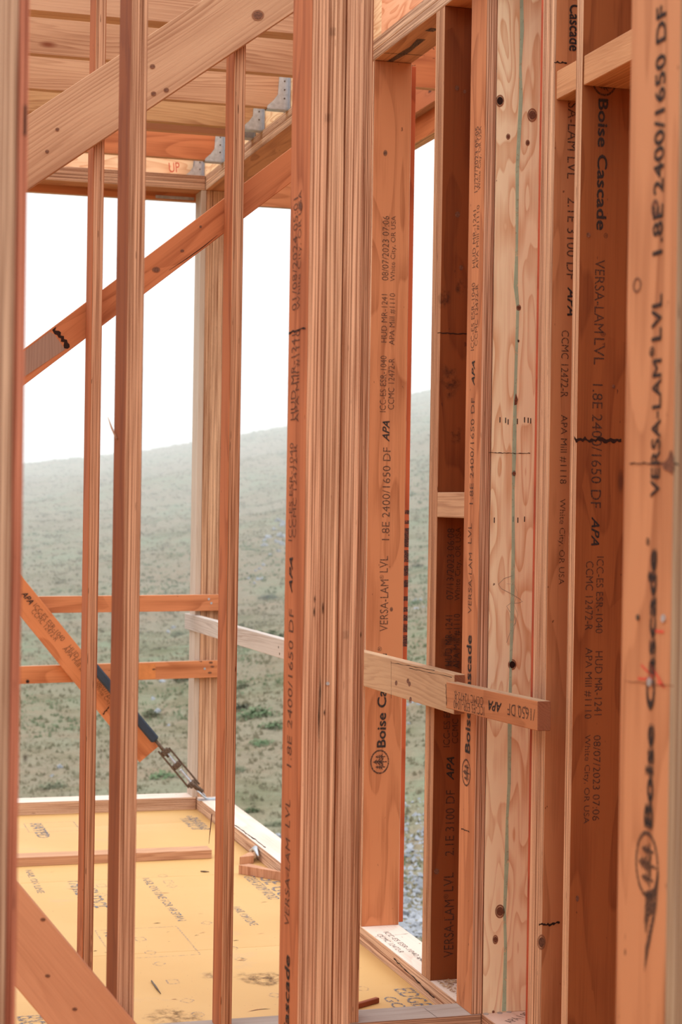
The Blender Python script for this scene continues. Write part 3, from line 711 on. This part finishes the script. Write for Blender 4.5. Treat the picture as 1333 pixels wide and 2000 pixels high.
tube('threaded_rod', [t0+(t1-t0)*(i/60) for i in range(0, 28)], [.007+.0022*(i % 2) for i in range(0, 28)], GALV, cb, 8, False)
tube('threaded_rod', [t0+(t1-t0)*(i/60) for i in range(32, 61)], [.007+.0022*(i % 2) for i in range(32, 61)], GALV, cb, 8, False)
tube('rod_end', [pc(372, 1527), pc(395, 1547)], .013, STEEL, cb)
e0 = at(404, 1560, Z=ZS+.006)
tube('hook', [pc(384, 1541), pc(395, 1554, 8.78), e0, e0+Vector((.03, 0, .0)), e0+Vector((.08, .01, .0))], .005, GALV, cb)
board('anchor_plate', e0+Vector((.035, 0, -.004)), (0, 0, 1), (0, 1, 0), (1, 0, 0), .004, .05, .16, mats=(GALV,)*3, parent=cb, bev=.0005)
for q in range(3): tube('wire', [e0+Vector((.0, 0, 0)), e0+Vector((-.01-.012*q, -.01, .02+.012*q)), e0+Vector((-.035-.005*q, 0, .045))], .0018, GALV, cb, 6)

# ------------------------------------------------------------------ front wall: slim studs and big braces
def stud_px(name, uback, uf, ur, v, yf, depth, label, color, **k):
    x0, x1 = at(uf, v, Y=yf).x, at(ur, v, Y=yf).x
    return bx(name, (x0, x1), (yf, yf+depth), (ZS, ZT-.001), 'xyz', color=color, **k)
q1 = tag(stud_px('wall_stud', 166.5, 177, 198.5, 700, YF, .102, None, (.80, .64, .54)), 'slim stud farthest left, striped, behind the wide upper brace', 'stud')
q3 = tag(stud_px('wall_stud', 433.5, 449, 472, 700, YF, .102, None, (.84, .68, .56)), 'slim striped stud midway between the darker left stud and multi-ply post', 'stud')
q4 = tag(stud_px('wall_stud', 0, 696, 720.5, 700, YF, .102, None, (.90, .76, .66)), 'striped stud peeping out along the right side of the multi-ply post', 'stud')
q0 = tag(bx('wall_stud', (.28, .318), (YF, YF+.102), (ZS, ZT-.001), 'xyz', color=(1, .9, .8)), 'stud hidden behind the blurred left-edge post', 'stud')
tpW = plies('doubled top plate of the slim-stud wall above the frame', 'top plate', (-1.6, 1.888), (YF, 5.09), (ZT, 3.207), 'z', ((ZT, 3.170), (3.171, 3.207)), 'zyx', (.96, .93, .90))
def slant(name, T0, T1, B0, B1, yc, th, label, color, mats=(LUMB, LUMB, ENDG), ext=(0, 0)):
    d = ((T1-T0).normalized()+(B1-B0).normalized()).normalized(); d.y = 0; d.normalize(); wv = Vector((0, 1, 0)).cross(d)
    m0 = (T0+B0)/2; w = abs((T0-B0).dot(wv)); w = (w+abs((T1-B1).dot(wv)))/2
    mid = (T0+T1+B0+B1)/4
    Ts = [(p-mid).dot(d) for p in (T0, T1, B0, B1)]; lo, hi = min(Ts)-ext[0], max(Ts)+ext[1]
    hw = (((T0-mid).dot(wv)+(T1-mid).dot(wv))/2-((B0-mid).dot(wv)+(B1-mid).dot(wv))/2)
    c = mid+d*(lo+hi)/2; c.y = yc
    return tag(board(name, c, (0, 1, 0), wv, d, th, abs(hw), hi-lo, mats=mats, color=color), label, 'brace')
PD = dict(Y=4.926)
g1 = slant('diagonal_brace', at(57, 216, **PD), at(405, 0, **PD), at(57, 379, **PD), at(573, 14, **PD), 4.945, .037,
      'wide pale brace slanting up to the right across the top left', (1.0, .88, .78), ext=(.95, .12))
for u, v in ((112, 253), (92, 296)): knot(g1, PD, u, v, 3, 2.5, NY)
for u, v, a in ((300, 183, 4), (325, 176, 4), (504, 30, 9), (298, 130, 4)): knot(g1, PD, u, v, a, a*.8, NY)
PE = dict(Y=5.072)
g2 = slant('diagonal_brace', at(50, 677, **PE), at(567, 292, **PE), at(50, 752, **PE), at(567, 356, **PE), 5.0905, .037,
      'narrow brace slanting up to the right behind the slim studs', (1.0, .84, .74), mats=(FACE, LUMB, ENDG), ext=(.75, .06))
dg = (at(567, 292, **PE)-at(50, 677, **PE)).normalized()
gr_ = [at(u, v, **PE)+Vector((0, -.0008, 0)) for u, v in ((44, 688), (97, 648), (106, 653), (124, 678), (128, 682), (44, 738))]
poly('weathered_patch', gr_, m_lumber('grey_weathered', (.36, .26, .21), (.22, .15, .12), 160), g2)
crack(g2, at(106, 641, **PE), at(136, 678, **PE), NY, .012, n=10, seed=12)
knot(g2, PE, 392, 443, 2, 2, NY); knot(g2, PE, 305, 527, 6, 4, NY); knot(g2, PE, 356, 490, 3, 2, NY)
strip(g2, [at(u, v, **PE) for u, v in ((330, 528), (365, 505), (400, 480), (425, 459))], [.0006, .0018, .0022, .0006], INKX, 'split', NY)

# ------------------------------------------------------------------ near wall: darker stud, multi-ply post, lower brace
s2 = tag(stud_px('wall_stud', 225, 247, 280, 700, YW, .133, None, (.86, .74, .66), mats=(SHADEF, EDGE, ENDG)), 'dark-sided stud in front of both big braces at left', 'stud')
PM = dict(X=at(601, 700, Y=YW).x)
cx = [at(u, 700, Y=YW).x for u in (601, 634.5, 668.5, 703.3)]
mp_ = empty('multi_ply_post', ((cx[0]+cx[3])/2, YW+.07, ZS), 'big multi-ply laminated post in the middle with lettered left side', 'post')
pl = [bx('ply', (cx[0], cx[1]-.0006), (YW, YW+.148), (ZS, ZT-.001), 'xyz', parent=mp_, color=(1.02, .90, .82)),
      bx('ply', (cx[1]+.0004, cx[2]-.0012), (YW+.001, YW+.148), (ZS, ZT-.001), 'xyz', parent=mp_, color=(1.0, .92, .84)),
      bx('ply', (cx[2]+.0010, cx[3]), (YW-.001, YW+.148), (ZS, ZT-.001), 'xyz', parent=mp_, color=(1.04, .95, .88))]
def P(s, b, t, v0, v1, **k): return vtext(pl[0], s, PM, b, t, v0, v1, **k)
P('01/08/2024 05:01', 580, 571.5, 605, 386, bold=0); P('White City, OR USA', 589, 581, 602, 371, bold=0)
P('HUD MR-1241', 578, 568.5, 820, 652, bold=0); P('APA Mill #1110', 585, 577, 824, 644, bold=0)
P('ICC-ES ESR-1040', 571.5, 564.5, 1057, 865, bold=0); P('CCMC 12472-R', 579, 572, 1050, 868, bold=0)
P('APA', 572, 565.5, 1160, 1088, bold=.018, shear=.35); P('1.8E 2400/1650 DF', 570, 561, 1500, 1190, bold=0)
P('VERSA-LAM', 565.5, 556.5, 1813, 1640, bold=0); P('LVL', 567, 558, 1618, 1562, bold=0); P('Boise Cascade', 563, 553, 2165, 1864, bold=.022)
crack(pl[0], at(565, 650, **PM), at(598, 641, **PM), NX, .004, n=8)
knot(pl[0], PM, 588, 403, 3, 6, NX)
PMY = dict(Y=YW-.0005)
nail(pl[1], at(640, 1335, **PMY), NY, .0036)
for u, v, L in ((615, 1170, .015), (631, 1188, .024), (634, 1392, .012), (705, 1240, .012), (614, 1195, .02), (626, 1350, .06), (623, 1400, .1)):
    c = at(u, v, **PMY); strip(pl[0] if u < 634 else pl[1], [c-AX['z']*L/2, c, c+AX['z']*L/2], [.0005, .0026, .0005], INKX, 'void', NY)
for u, v in ((676, 1240), (641, 230), (560+90, 62)):
    for q in range(4):
        c = at(u-5+q*3.3, v, **PMY); strip(pl[2] if u > 668 else pl[1], [c-AX['z']*.008, c+AX['z']*.008], .0006, INKX, 'staple_mark', NY)
PD3 = dict(Y=3.311)
g3 = slant('diagonal_brace', at(36, 1728, **PD3), at(265, 1998, **PD3), at(40, 1938, **PD3), at(92, 2000, **PD3), 3.3295, .037,
      'wide orange brace slanting down to the right at the bottom left corner', (1.05, .76, .62), ext=(.35, .95))
for u, v in ((84, 1796), (93, 1906), (146, 1971)): knot(g3, PD3, u, v, 4, 2.5, NY)
tag(bx('sill_plate', (-1.6, 1.3), (YW, YW+.15), (0, ZS-.001), 'zyx', color=(.9, .85, .8)), 'sill plate under the multi-ply post, below the frame', 'sill plate')
plies('doubled top plate over the multi-ply post, above the frame', 'top plate', (-1.6, 1.3), (YW, YW+.148), (ZT, 3.207), 'z', ((ZT, 3.170), (3.171, 3.207)), 'zyx', (.96, .93, .90))

# ------------------------------------------------------------------ nearest posts at either edge of the picture
YN = 2.05
xa, xb_ = at(28, 700, Y=YN).x, at(49.5, 700, Y=YN).x
np_ = empty('near_post', (xa-.03, YN+.07, ZS), 'blurred laminated post filling the left edge of the photo', 'post')
bx('ply', (xa-.045, xa-.0005), (YN, YN+.14), (ZS, ZT), 'xyz', parent=np_, color=(.74, .72, .72))
bx('ply', (xa, xb_), (YN+.004, YN+.14), (ZS, ZT), 'xyz', parent=np_, color=(.72, .40, .36))
bx('ply', (xa-.09, xa-.0455), (YN, YN+.14), (ZS, ZT), 'xyz', parent=np_, color=(.74, .70, .66))
for v, L in ((235, .034), (1480, .008)):
    c = at(49, v, Y=YN+.004); strip(np_, [c-AX['z']*L/2, c+AX['z']*L/2], .003, INKX, 'void', NY, .001)
xr = at(1325-4, 700, Y=YN).x
rp = empty('near_post', (xr+.04, YN+.07, ZS), 'blurred near post with huge upright lettering at the right edge', 'post')
rx = [xr, xr+.038, xr+.076]
rA = bx('ply', (rx[0], rx[1]-.0005), (YN, YN+.145), (ZS, ZT), 'xyz', parent=rp, color=(1.0, 1.18, 1.26), mats=(FACE, m_edge('dull_edge', (.42, .25, .15), (.17, .07, .035)), ENDG))
bx('ply', (rx[1], rx[2]), (YN+.001, YN+.145), (ZS, ZT), 'xyz', parent=rp, color=(.60, .48, .40))
PN = dict(X=xr)
def P(s, b, t, v0, v1, **k): return vtext(rA, s, PN, b, t, v0, v1, **k)
P('1.8E 2400/1650 DF', 1296, 1276, 496, 8, bold=.02); P('VERSA-LAM', 1290, 1272, 972, 700, bold=.02); P('LVL', 1294, 1274, 665, 572, bold=.02); P('®', 1280, 1270, 697, 676, bold=.02)
P('Boise Cascade', 1277, 1259, 1622, 1070, bold=.04); P('®', 1270, 1264, 1066, 1050, bold=.02)
emblem(rA, PN, 1265, 1688, 23, 66, NX)
tail = [at(u, v, **PN)+Vector((-.001, 0, 0)) for u, v in ((1263, 1740), (1281, 1735), (1286, 1700), (1289, 1705), (1284, 1775), (1272, 1840), (1260, 1900), (1262, 1850), (1276, 1785), (1270, 1790), (1263, 1825), (1260, 1800))]
poly('ink_smear', tail, INK, rA)
knot(rA, PN, 1309, 891+12, 0, 0, NX) if 0 else None
poly('pitch_stain', [at(u, v, **PN)+Vector((-.0012, 0, 0)) for u, v in ((1312, 878), (1318, 895), (1319, 915), (1314, 926), (1307, 920), (1300, 918), (1293, 905), (1300, 903), (1307, 895))], KNOT, rA)
crack(rA, at(1232, 905, **PN), at(1328, 906, **PN), NX, .002, n=20, seed=21)
for pts in (((1254, 1298), (1265, 1310), (1280, 1322)), ((1248, 1325), (1262, 1326), (1276, 1325)), ((1270, 1295), (1285, 1318), (1298, 1340)), ((1285, 1330), (1300, 1342)), ((1280, 1232), (1299, 1234))):
    strip(rA, [at(u, v, **PN) for u, v in pts], .004, RED, 'crayon_mark', NX, .001)
nail(rA, at(1271, 1332, **PN), NX, .006); nail(rA, at(1248, 1206, **PN), NX, .004, STEEL); nail(rA, at(1298, 1208, **PN), NX, .005)
crack(rA, at(1222, 1331, **PN), at(1318, 1340, **PN), NX, .0015, mat=KNOTR, n=18, seed=22)
knot(rA, PN, 1246, 557, 4, 12, NX) if 0 else annulus('knot_ring', at(1246, 557, **PN)+Vector((-.001, 0, 0)), AX['y'], AX['z'], .012, .010, .25, KNOT, rA)
annulus('knot_ring', at(1281, 407, **PN)+Vector((-.001, 0, 0)), AX['y'], AX['z'], .010, .012, .5, KNOT, rA)
tag(bx('sill_plate', (-.4, 1.6), (YN-.001, YN+.146), (0, ZS-.001), 'zyx', color=(.9, .85, .8)), 'sill plate under the two nearest blurred posts, out of frame', 'sill plate')
plies('doubled top plate over the two nearest posts, out of frame', 'top plate', (-.4, 1.6), (YN, YN+.145), (ZT+.001, 3.207), 'z', ((ZT+.001, 3.170), (3.171, 3.207)), 'zyx', (.96, .93, .90))

# ------------------------------------------------------------------ loose things on the floor
a = on_floor(414, 1677)
fb = tag(bx('loose_board', (-.5, a.x), (7.692, 7.79), (.0005, .038), 'zyx', mats=(LUMB, LUMB, ENDG), color=(1.02, .86, .76)),
    'loose board lying flat across the yellow floor near its far end', 'board')
def prism(name, pts, h, mats, label, cat, color):
    bm = bmesh.new(); lo = [bm.verts.new((p.x, p.y, .0005)) for p in pts]; hi = [bm.verts.new((p.x, p.y, h)) for p in pts]
    bm.faces.new(lo[::-1]); bm.faces.new(hi); n = len(pts)
    for i in range(n): bm.faces.new((lo[i], lo[(i+1) % n], hi[(i+1) % n], hi[i]))
    bmesh.ops.recalc_face_normals(bm, faces=bm.faces)
    bmesh.ops.bevel(bm, geom=list(bm.edges), offset=.0012, segments=1, affect='EDGES')
    me = bpy.data.meshes.new(name); bm.to_mesh(me); bm.free(); o = link(name, me, mats, color=color); return tag(o, label, cat)
prism('wood_wedge', [at(466, 1707, Z=0), at(566, 1724, Z=0), at(488, 1686.5, Z=.038)], .038, (LUMB,), 'long triangular offcut with saw marks in front of the smaller offcut', 'offcut', (1.0, .78, .68))
prism('wood_wedge', [at(468, 1689, Z=0), at(496, 1686.5, Z=0), at(493, 1661, Z=.034)], .034, (LUMB,), 'small triangular offcut leaning by the right sill plate', 'offcut', (1.0, .80, .70))
a, b = on_floor(690, 1972), on_floor(738, 1958); d = (b-a); bc = (a+b)/2; bc.z = .0085
tag(board('wood_stake', bc, (0, 0, 1), Vector((0, 0, 1)).cross(d), d, .016, .016, d.length, mats=(FACE,)*3, color=(.55, .36, .32)), 'short dark red stick lying on the floor before the front sill', 'stick')
a = at(492, 1662, X=1.885); kb = tag(tube('rock_chip', [Vector((1.872, a.y-.04, .030)), Vector((1.876, a.y-.1, .052)), Vector((1.874, a.y-.17, .030))], [.008, .012, .004], GALV), 'grey scrap lodged between the small offcut and sill plate', 'scrap')
for (u0, v0, u1, v1, lab) in ((392, 1703.5, 409, 1704.5, 'bent wire staple on the yellow floor'), (296, 1918, 314, 1943, 'thin nail lying slanted on the yellow floor')):
    a, b = on_floor(u0, v0), on_floor(u1, v1); a.z = b.z = .004
    o = tube('nail', [a, (a+b)/2, b], [.0025, .0035, .0012], STEEL, None, 6); tag(o, lab, 'nail')
V, F = [], []
for i in range(260):                                             # shavings swept into the stud bay
    x, y = rnd.uniform(XB+.02, XO-.01), rnd.uniform(5.11, 5.34); a, L = rnd.uniform(0, 6.28), rnd.uniform(.003, .012); q = len(V); z = ZS+.0015+rnd.random()*.006*max(0, (x-XB)*7)
    dx, dy = math.cos(a)*L, math.sin(a)*L
    V += [(x-dx, y-dy, z), (x+dx, y+dy, z), (x-dy*.3, y+dx*.3, z+.003)]; F.append((q, q+1, q+2))
me = bpy.data.meshes.new('wood_shavings'); me.from_pydata(V, [], F)
tag(link('wood_shavings', me, (m_plain('shavings', (.42, .27, .16), .95, 0, .4, 200),)), 'scatter of wood shavings on the sill behind the lettered narrow stud', 'shavings', kind='stuff')
# splinters standing off the darker stud
for pts, lab in ((((219, 815), (222, 835), (228, 858)), 'splinter sticking out of the dark-sided left stud'),):
    tube('splinter', [at(u, v, X=s2.matrix_world.translation.x-.019) + Vector((-.004*(2-i), 0, 0)) for i, (u, v) in enumerate(pts)], [.0006, .002, .002], LUMB, s2, 6)
tube('splinter', [at(414, 1590, Y=YF-.002), at(411, 1620, Y=YF-.01), at(408, 1648, Y=YF-.014)], [.002, .0014, .0005], KNOT, q3, 6)

# ------------------------------------------------------------------ hillside
FWH = Vector((fw.x, fw.y, 0)).normalized(); AZ0 = math.atan2(FWH.x, FWH.y)
DC = 150.
def crest_tan(az):                     # elevation of the skyline by direction
    k = [(-.6, .010), (-.172, .0185), (-.109, .0268), (-.03, .0418), (.038, .0605), (.2, .10), (.7, .13)]
    if az <= k[0][0]: return k[0][1]
    for (a, x), (b, y) in zip(k, k[1:]):
        if az <= b: return x+(y-x)*(az-a)/(b-a)
    return k[-1][1]
def ground_z(x, y):
    D = math.hypot(x, y); az = math.atan2(x, y)-AZ0
    if az > math.pi: az -= 2*math.pi
    if az < -math.pi: az += 2*math.pi
    base = -4.0
    h = DC*crest_tan(az)
    if D <= 14: z = base
    elif D <= DC:
        t = (D-14)/(DC-14); z = base+(h-base)*(t**1.0)
    else: z = h-(D-DC)*.16
    k = min(1, max(0, (D-9)/20))
    f = 1-max(0, min(1, (D-115)/35))*.9
    z += f*k*(.55*noise.noise(Vector((x*.09, y*.09, 2)))+.22*noise.noise(Vector((x*.3, y*.3, 5)))+.10*noise.noise(Vector((x*.9, y*.9, 9))))
    return z+EYE.z
def m_ground():
    m, n, l, b, _ = nodes('dry_grass_ground'); T = NT(n, l)
    ge = n.new('ShaderNodeTexCoord'); g = ge.outputs['Object']
    a = T.noise(g, .16, 4, .6); f = T.noise(g, 1.1, 5, .65); h = T.noise(g, 6., 4, .7)
    c = T.mix(T.rng(a, .42, .60), (.235, .20, .14), (.20, .215, .138))
    c = T.mix(T.rng(f, .42, .62, 0, .8), c, (.25, .185, .125))
    c = T.mix(T.rng(T.noise(g, .55, 4, .6), .54, .68, 0, .65), c, (.09, .115, .055))
    c = T.mix(T.rng(h, .45, .72, 0, .22), c, (.09, .075, .05))
    s = n.new('ShaderNodeSeparateXYZ'); l.new(g, s.inputs[0])
    l.new(c, b.inputs['Base Color']); b.inputs['Roughness'].default_value = 1; b.inputs['Specular IOR Level'].default_value = .05
    bump(n, l, b, T.math('ADD', f, sc(T, h, .5)), .9, .25); return m
GRD = m_ground()
azs = sorted(set([round(-math.pi+2*math.pi*i/90, 5) for i in range(90)]+[round(-.26+.52*i/260, 5) for i in range(261)]))
ds = [0.5, 5, 9, 12, 13, 14]; dd_ = 14.
while dd_ < 180: dd_ *= 1.0125; ds.append(dd_)
ds += [200, 240, 300, 380, 500]
V, Fc = [], []
for D in ds:
    for a in azs:
        x, y = D*math.sin(AZ0+a), D*math.cos(AZ0+a); V.append((x, y, ground_z(x, y)))
na = len(azs)
for i in range(len(ds)-1):
    for j in range(na):
        Fc.append((i*na+j, i*na+(j+1) % na, (i+1)*na+(j+1) % na, (i+1)*na+j))
me = bpy.data.meshes.new('ground'); me.from_pydata(V, [], Fc); me.polygons.foreach_set('use_smooth', [True]*len(Fc))
gr = link('ground', me, (GRD,)); tag(gr, kind='structure')

def ground_at(u, v):
    d = (RT*((u-666.5)/FPX) - UP*((v-1000)/FPX) + fw).normalized(); t = 9.
    while t < 260:
        p = EYE+d*t
        if p.z < ground_z(p.x, p.y): return p
        t *= 1.006
    return None
# tufts of grass over the hill (uncountable): one object
def tri_cloud(name, sets, mats, label, cat, kind='stuff'):
    V, F, MI = [], [], []
    for mi, items in enumerate(sets):
        for (p, h, w, col) in items:
            for k in range(5):
                a = rnd.uniform(0, 6.28); lean = rnd.uniform(.1, .7)*h; q = len(V)
                dx, dy = math.cos(a), math.sin(a); o = Vector((dx*w*.5*rnd.random(), dy*w*.5*rnd.random(), 0))
                V += [(p.x+o.x-dy*w*.12, p.y+o.y+dx*w*.12, p.z-.03), (p.x+o.x+dy*w*.12, p.y+o.y-dx*w*.12, p.z-.03), (p.x+o.x+dx*lean, p.y+o.y+dy*lean, p.z+h*rnd.uniform(.6, 1))]
                F.append((q, q+1, q+2)); MI.append(mi)
    me = bpy.data.meshes.new(name); me.from_pydata(V, [], F); o = link(name, me, mats)
    me.polygons.foreach_set('material_index', MI); return tag(o, label, cat, kind=kind)
def m_grass(name, c1, c2):
    m, n, l, b, _ = nodes(name); T = NT(n, l); ge = n.new('ShaderNodeTexCoord')
    f = T.noise(ge.outputs['Object'], 1.4, 3); l.new(T.mix(T.rng(f, .4, .6), c1, c2), b.inputs['Base Color'])
    b.inputs['Roughness'].default_value = 1; b.inputs['Specular IOR Level'].default_value = .05; return m
G1 = m_grass('straw_grass', (.30, .262, .182), (.25, .23, .155)); G2 = m_grass('green_grass', (.225, .25, .16), (.195, .22, .135))
it1, it2 = [], []
for i in range(52000):
    D = 15*(150/15)**(rnd.random()**.8); a = AZ0+rnd.uniform(-.40, .36)
    x, y = D*math.sin(a), D*math.cos(a); g = noise.noise(Vector((x*.12, y*.12, 31)))+noise.noise(Vector((x*.5, y*.5, 3)))*.6
    it = (Vector((x, y, ground_z(x, y))), rnd.uniform(.012, .035)*(1+D/45), rnd.uniform(.10, .30)*(1+D/60), 0)
    (it2 if g > .12 and rnd.random() < .75 else it1).append(it)
tri_cloud('grass', (it1, it2), (G1, G2), 'straw-coloured and dull green grass tufts scattered over the hillside', 'grass')
# shrubs
def shrub_mesh(seed):
    r_ = random.Random(seed); V, F = [], []
    for k in range(420):
        th, ph = r_.uniform(0, 6.283), math.acos(r_.random()); R_ = .55+.45*r_.random()
        R_ *= 1+.25*math.sin(3*th+seed)
        c = Vector((math.cos(th)*math.sin(ph), math.sin(th)*math.sin(ph), math.cos(ph)*.62))*R_
        a, b = r_.uniform(0, 6.28), r_.uniform(-.6, .6); e = Vector((math.cos(a), math.sin(a), b)).normalized(); f = e.cross(Vector((r_.random(), r_.random(), 1))).normalized()
        s_ = .10*(.6+r_.random()); q = len(V)
        V += [tuple(c-e*s_), tuple(c+f*s_*.45), tuple(c+e*s_), tuple(c-f*s_*.45)]; F.append((q, q+1, q+2, q+3))
    me = bpy.data.meshes.new('shrub'); me.from_pydata(V, [], F); return me
SH = [shrub_mesh(k) for k in range(3)]
SHM = (m_plain('shrub_green', (.115, .16, .08), 1, 0, .4, 3), m_plain('shrub_olive', (.15, .155, .095), 1, 0, .4, 3), m_plain('shrub_dark', (.09, .10, .07), 1, 0, .4, 3))
for me_, mt in zip(SH, SHM): me_.materials.append(mt)
shr = [(525, 1250, 46, 0, 'bright green shrub just above the bleached rail near the multi-ply post'), (478, 1232, 30, 1, 'olive shrub above the bleached rail beside the third slim stud'),
       (526, 1172, 22, 2, 'dark small shrub high between the third slim stud and multi-ply post'), (505, 1400, 46, 0, 'widest green shrub on the slope below the bleached rail'),
       (470, 1388, 24, 2, 'dark shrub touching the widest green shrub'), (535, 1425, 26, 0, 'green shrub at the lower right of the widest shrub'), (512, 1455, 26, 0, 'low green shrub below the widest shrub'),
       (478, 1345, 22, 1, 'olive shrub a little below the bleached rail beside the slim stud'), (492, 1590, 18, 0, 'bright weed close to the right sill plate'), (540, 1612, 22, 1, 'olive shrub just beyond the right sill plate'),
       (466, 1505, 18, 1, 'small olive shrub low on the slope beside the third slim stud'), (358, 1330, 26, 1, 'olive shrub under the lower far rail left of the corner post'),
       (300, 1400, 26, 1, 'olive shrub beyond the black-sleeved cable'), (250+70, 1520, 30, 0, 'green shrub just above the far sill plate'), (110, 1540, 30, 1, 'olive shrub above the far sill plate at the left'),
       (818, 1108, 16, 1, 'small shrub in the slot beside the lettered orange stud, highest'), (812, 1180, 22, 0, 'green shrub in the slot above the rail'), (350, 1240, 20, 1, 'faint shrub left of the corner post between the far rails')]
for i, (u, v, r_, k, lab) in enumerate(shr):
    p = ground_at(u, v)
    if p is None: continue
    o = bpy.data.objects.new('shrub', SH[k]); COL.objects.link(o); D = (p-EYE).length; s_ = r_/FPX*D
    o.location = Vector((p.x, p.y, ground_z(p.x, p.y)-.12*s_)); o.scale = (s_, s_, s_*.8); o.rotation_euler = (0, 0, i*1.7); tag(o, lab, 'shrub', 'shrubs on the hillside')
# rocks
def rock_mesh(seed):
    bm = bmesh.new(); bmesh.ops.create_icosphere(bm, subdivisions=2, radius=1)
    for v in bm.verts:
        n_ = noise.noise(v.co*1.3+Vector((seed*7.1, 0, 0)))*.7+noise.noise(v.co*3+Vector((seed*3.1, 4, 0)))*.3
        v.co *= 1+n_*.75; v.co.z *= .7
    me = bpy.data.meshes.new('rock'); bm.to_mesh(me); bm.free(); return me
RK = [rock_mesh(k) for k in range(4)]
RM = m_plain('pale_limestone', (.27, .275, .295), .95, 0, .4, 2.5)
for me_ in RK: me_.materials.append(RM)
rocks = [(545, 1018, 9), (553, 1030, 11), (537, 1036, 8), (525, 1052, 9), (517, 1060, 7), (549, 1050, 12), (553, 1066, 10), (541, 1062, 7), (519, 1067, 8), (545, 1078, 7), (527, 1086, 5), (516, 1105, 6), (509, 1112, 6),
         (500, 1117, 4), (486, 1132, 4), (505, 1137, 6), (511, 1134, 5), (498, 1142, 5), (547, 1640, 14), (318, 1336, 8), (308, 1392, 9), (300, 1370, 7), (330, 1420, 5), (117, 1504, 9), (102, 1520, 5),
         (812, 1178, 6), (823, 1174, 5), (803, 1182, 5), (815, 1190, 6), (828, 1188, 4), (806, 1372, 7), (818, 1378, 6), (797, 1380, 5), (799, 1415, 4), (794, 1576, 5), (792, 1642, 6),
         (806, 1715, 9), (811, 1727, 8), (815, 1745, 12), (797, 1735, 6), (790, 1700, 6), (803, 1700, 5), (793, 1765, 14), (786, 1790, 18), (802, 1800, 12), (812, 1815, 11), (790, 1755, 6), (807, 1772, 6), (816, 1700, 5), (799, 1760, 5),
         (340, 1228, 6), (330, 1238, 5)]
PLACE = [('out', lambda u, v: v < 1095 and u > 480 and u < 600), ('mid', lambda u, v: v < 1160 and 480 < u < 600), ('sill', lambda u, v: v > 1600 and 500 < u < 600),
         ('rail', lambda u, v: u > 780 and v < 1250), ('under', lambda u, v: u > 780 and v < 1500), ('foot', lambda u, v: u > 780), ('left', lambda u, v: u < 200), ('grass', lambda u, v: True)]
PHR = dict(out='in the high grey outcrop beside the multi-ply post', mid='in the broken line under the high outcrop', sill='just beyond the right sill plate', rail='in the open slot above the rail',
           under='in the open slot just under the rail', foot='in the rubble at the foot of the open slot', left='on the grass low at the left', grass='on the grass between the far rails and sill')
ORD = ['first', 'second', 'third', 'fourth', 'fifth', 'sixth', 'seventh', 'eighth', 'ninth', 'tenth', 'eleventh', 'twelfth', 'thirteenth', 'fourteenth', 'fifteenth', 'sixteenth', 'seventeenth']
by = {}
for u, v, r_ in rocks: by.setdefault(next(k for k, f in PLACE if f(u, v)), []).append((v, u, r_))
i = 0
for k, L_ in by.items():
    L_.sort()
    for q, (v, u, r_) in enumerate(L_):
        p = ground_at(u, v); i += 1
        if p is None: continue
        o = bpy.data.objects.new('rock', RK[i % 4]); COL.objects.link(o); s_ = r_/FPX*(p-EYE).length*1.0
        o.location = Vector((p.x, p.y, ground_z(p.x, p.y)-.15*s_)); o.scale = (s_, s_*.9, s_*.75); o.rotation_euler = (i*.3, i*.7, i*1.3)
        n_ = len(L_)
        lab = ('highest' if q == 0 else 'lowest' if q == n_-1 else ORD[q]+' from the top,') if n_ > 1 else 'single'
        tag(o, '%s pale rock %s' % (lab, PHR[k]) if ',' not in lab else 'pale rock %s %s' % (lab, PHR[k]), 'rock', 'rocks on the hillside')
# rubble too fine to count
it = []
V, F = [], []
for i in range(500):
    u, v = rnd.uniform(776, 842), 1560+280*rnd.random()**.7
    p = ground_at(u, v)
    if p is None: continue
    s_ = rnd.uniform(.015, .055); q = len(V)
    for k in range(4):
        a = k*1.57+rnd.random(); V.append((p.x+math.cos(a)*s_, p.y+math.sin(a)*s_, p.z+rnd.uniform(-.01, .02)))
    V.append((p.x, p.y, p.z+s_*.9))
    F += [(q, q+1, q+4), (q+1, q+2, q+4), (q+2, q+3, q+4), (q+3, q, q+4)]
me = bpy.data.meshes.new('gravel'); me.from_pydata(V, [], F); tag(link('gravel', me, (RM,)), 'loose pale rubble on the slope under the open slot', 'gravel', kind='stuff')

# ------------------------------------------------------------------ mist over the far slope
hm = bpy.data.materials.new('mist'); hm.use_nodes = True; n = hm.node_tree.nodes; l = hm.node_tree.links; n.clear()
o_ = n.new('ShaderNodeOutputMaterial'); vs_ = n.new('ShaderNodeVolumeScatter'); vs_.inputs['Color'].default_value = (.97, .98, 1, 1)
vs_.inputs['Density'].default_value = .0076; vs_.inputs['Anisotropy'].default_value = 0; l.new(vs_.outputs[0], o_.inputs['Volume'])
bm = bmesh.new(); bmesh.ops.create_cube(bm, size=1)
for v in bm.verts: v.co = Vector((45+v.co.x*420, 188+v.co.y*320, 8+v.co.z*32))
me = bpy.data.meshes.new('mist'); bm.to_mesh(me); bm.free(); tag(link('mist', me, (hm,)), 'pale mist hanging over the far hillside', 'mist', kind='stuff')
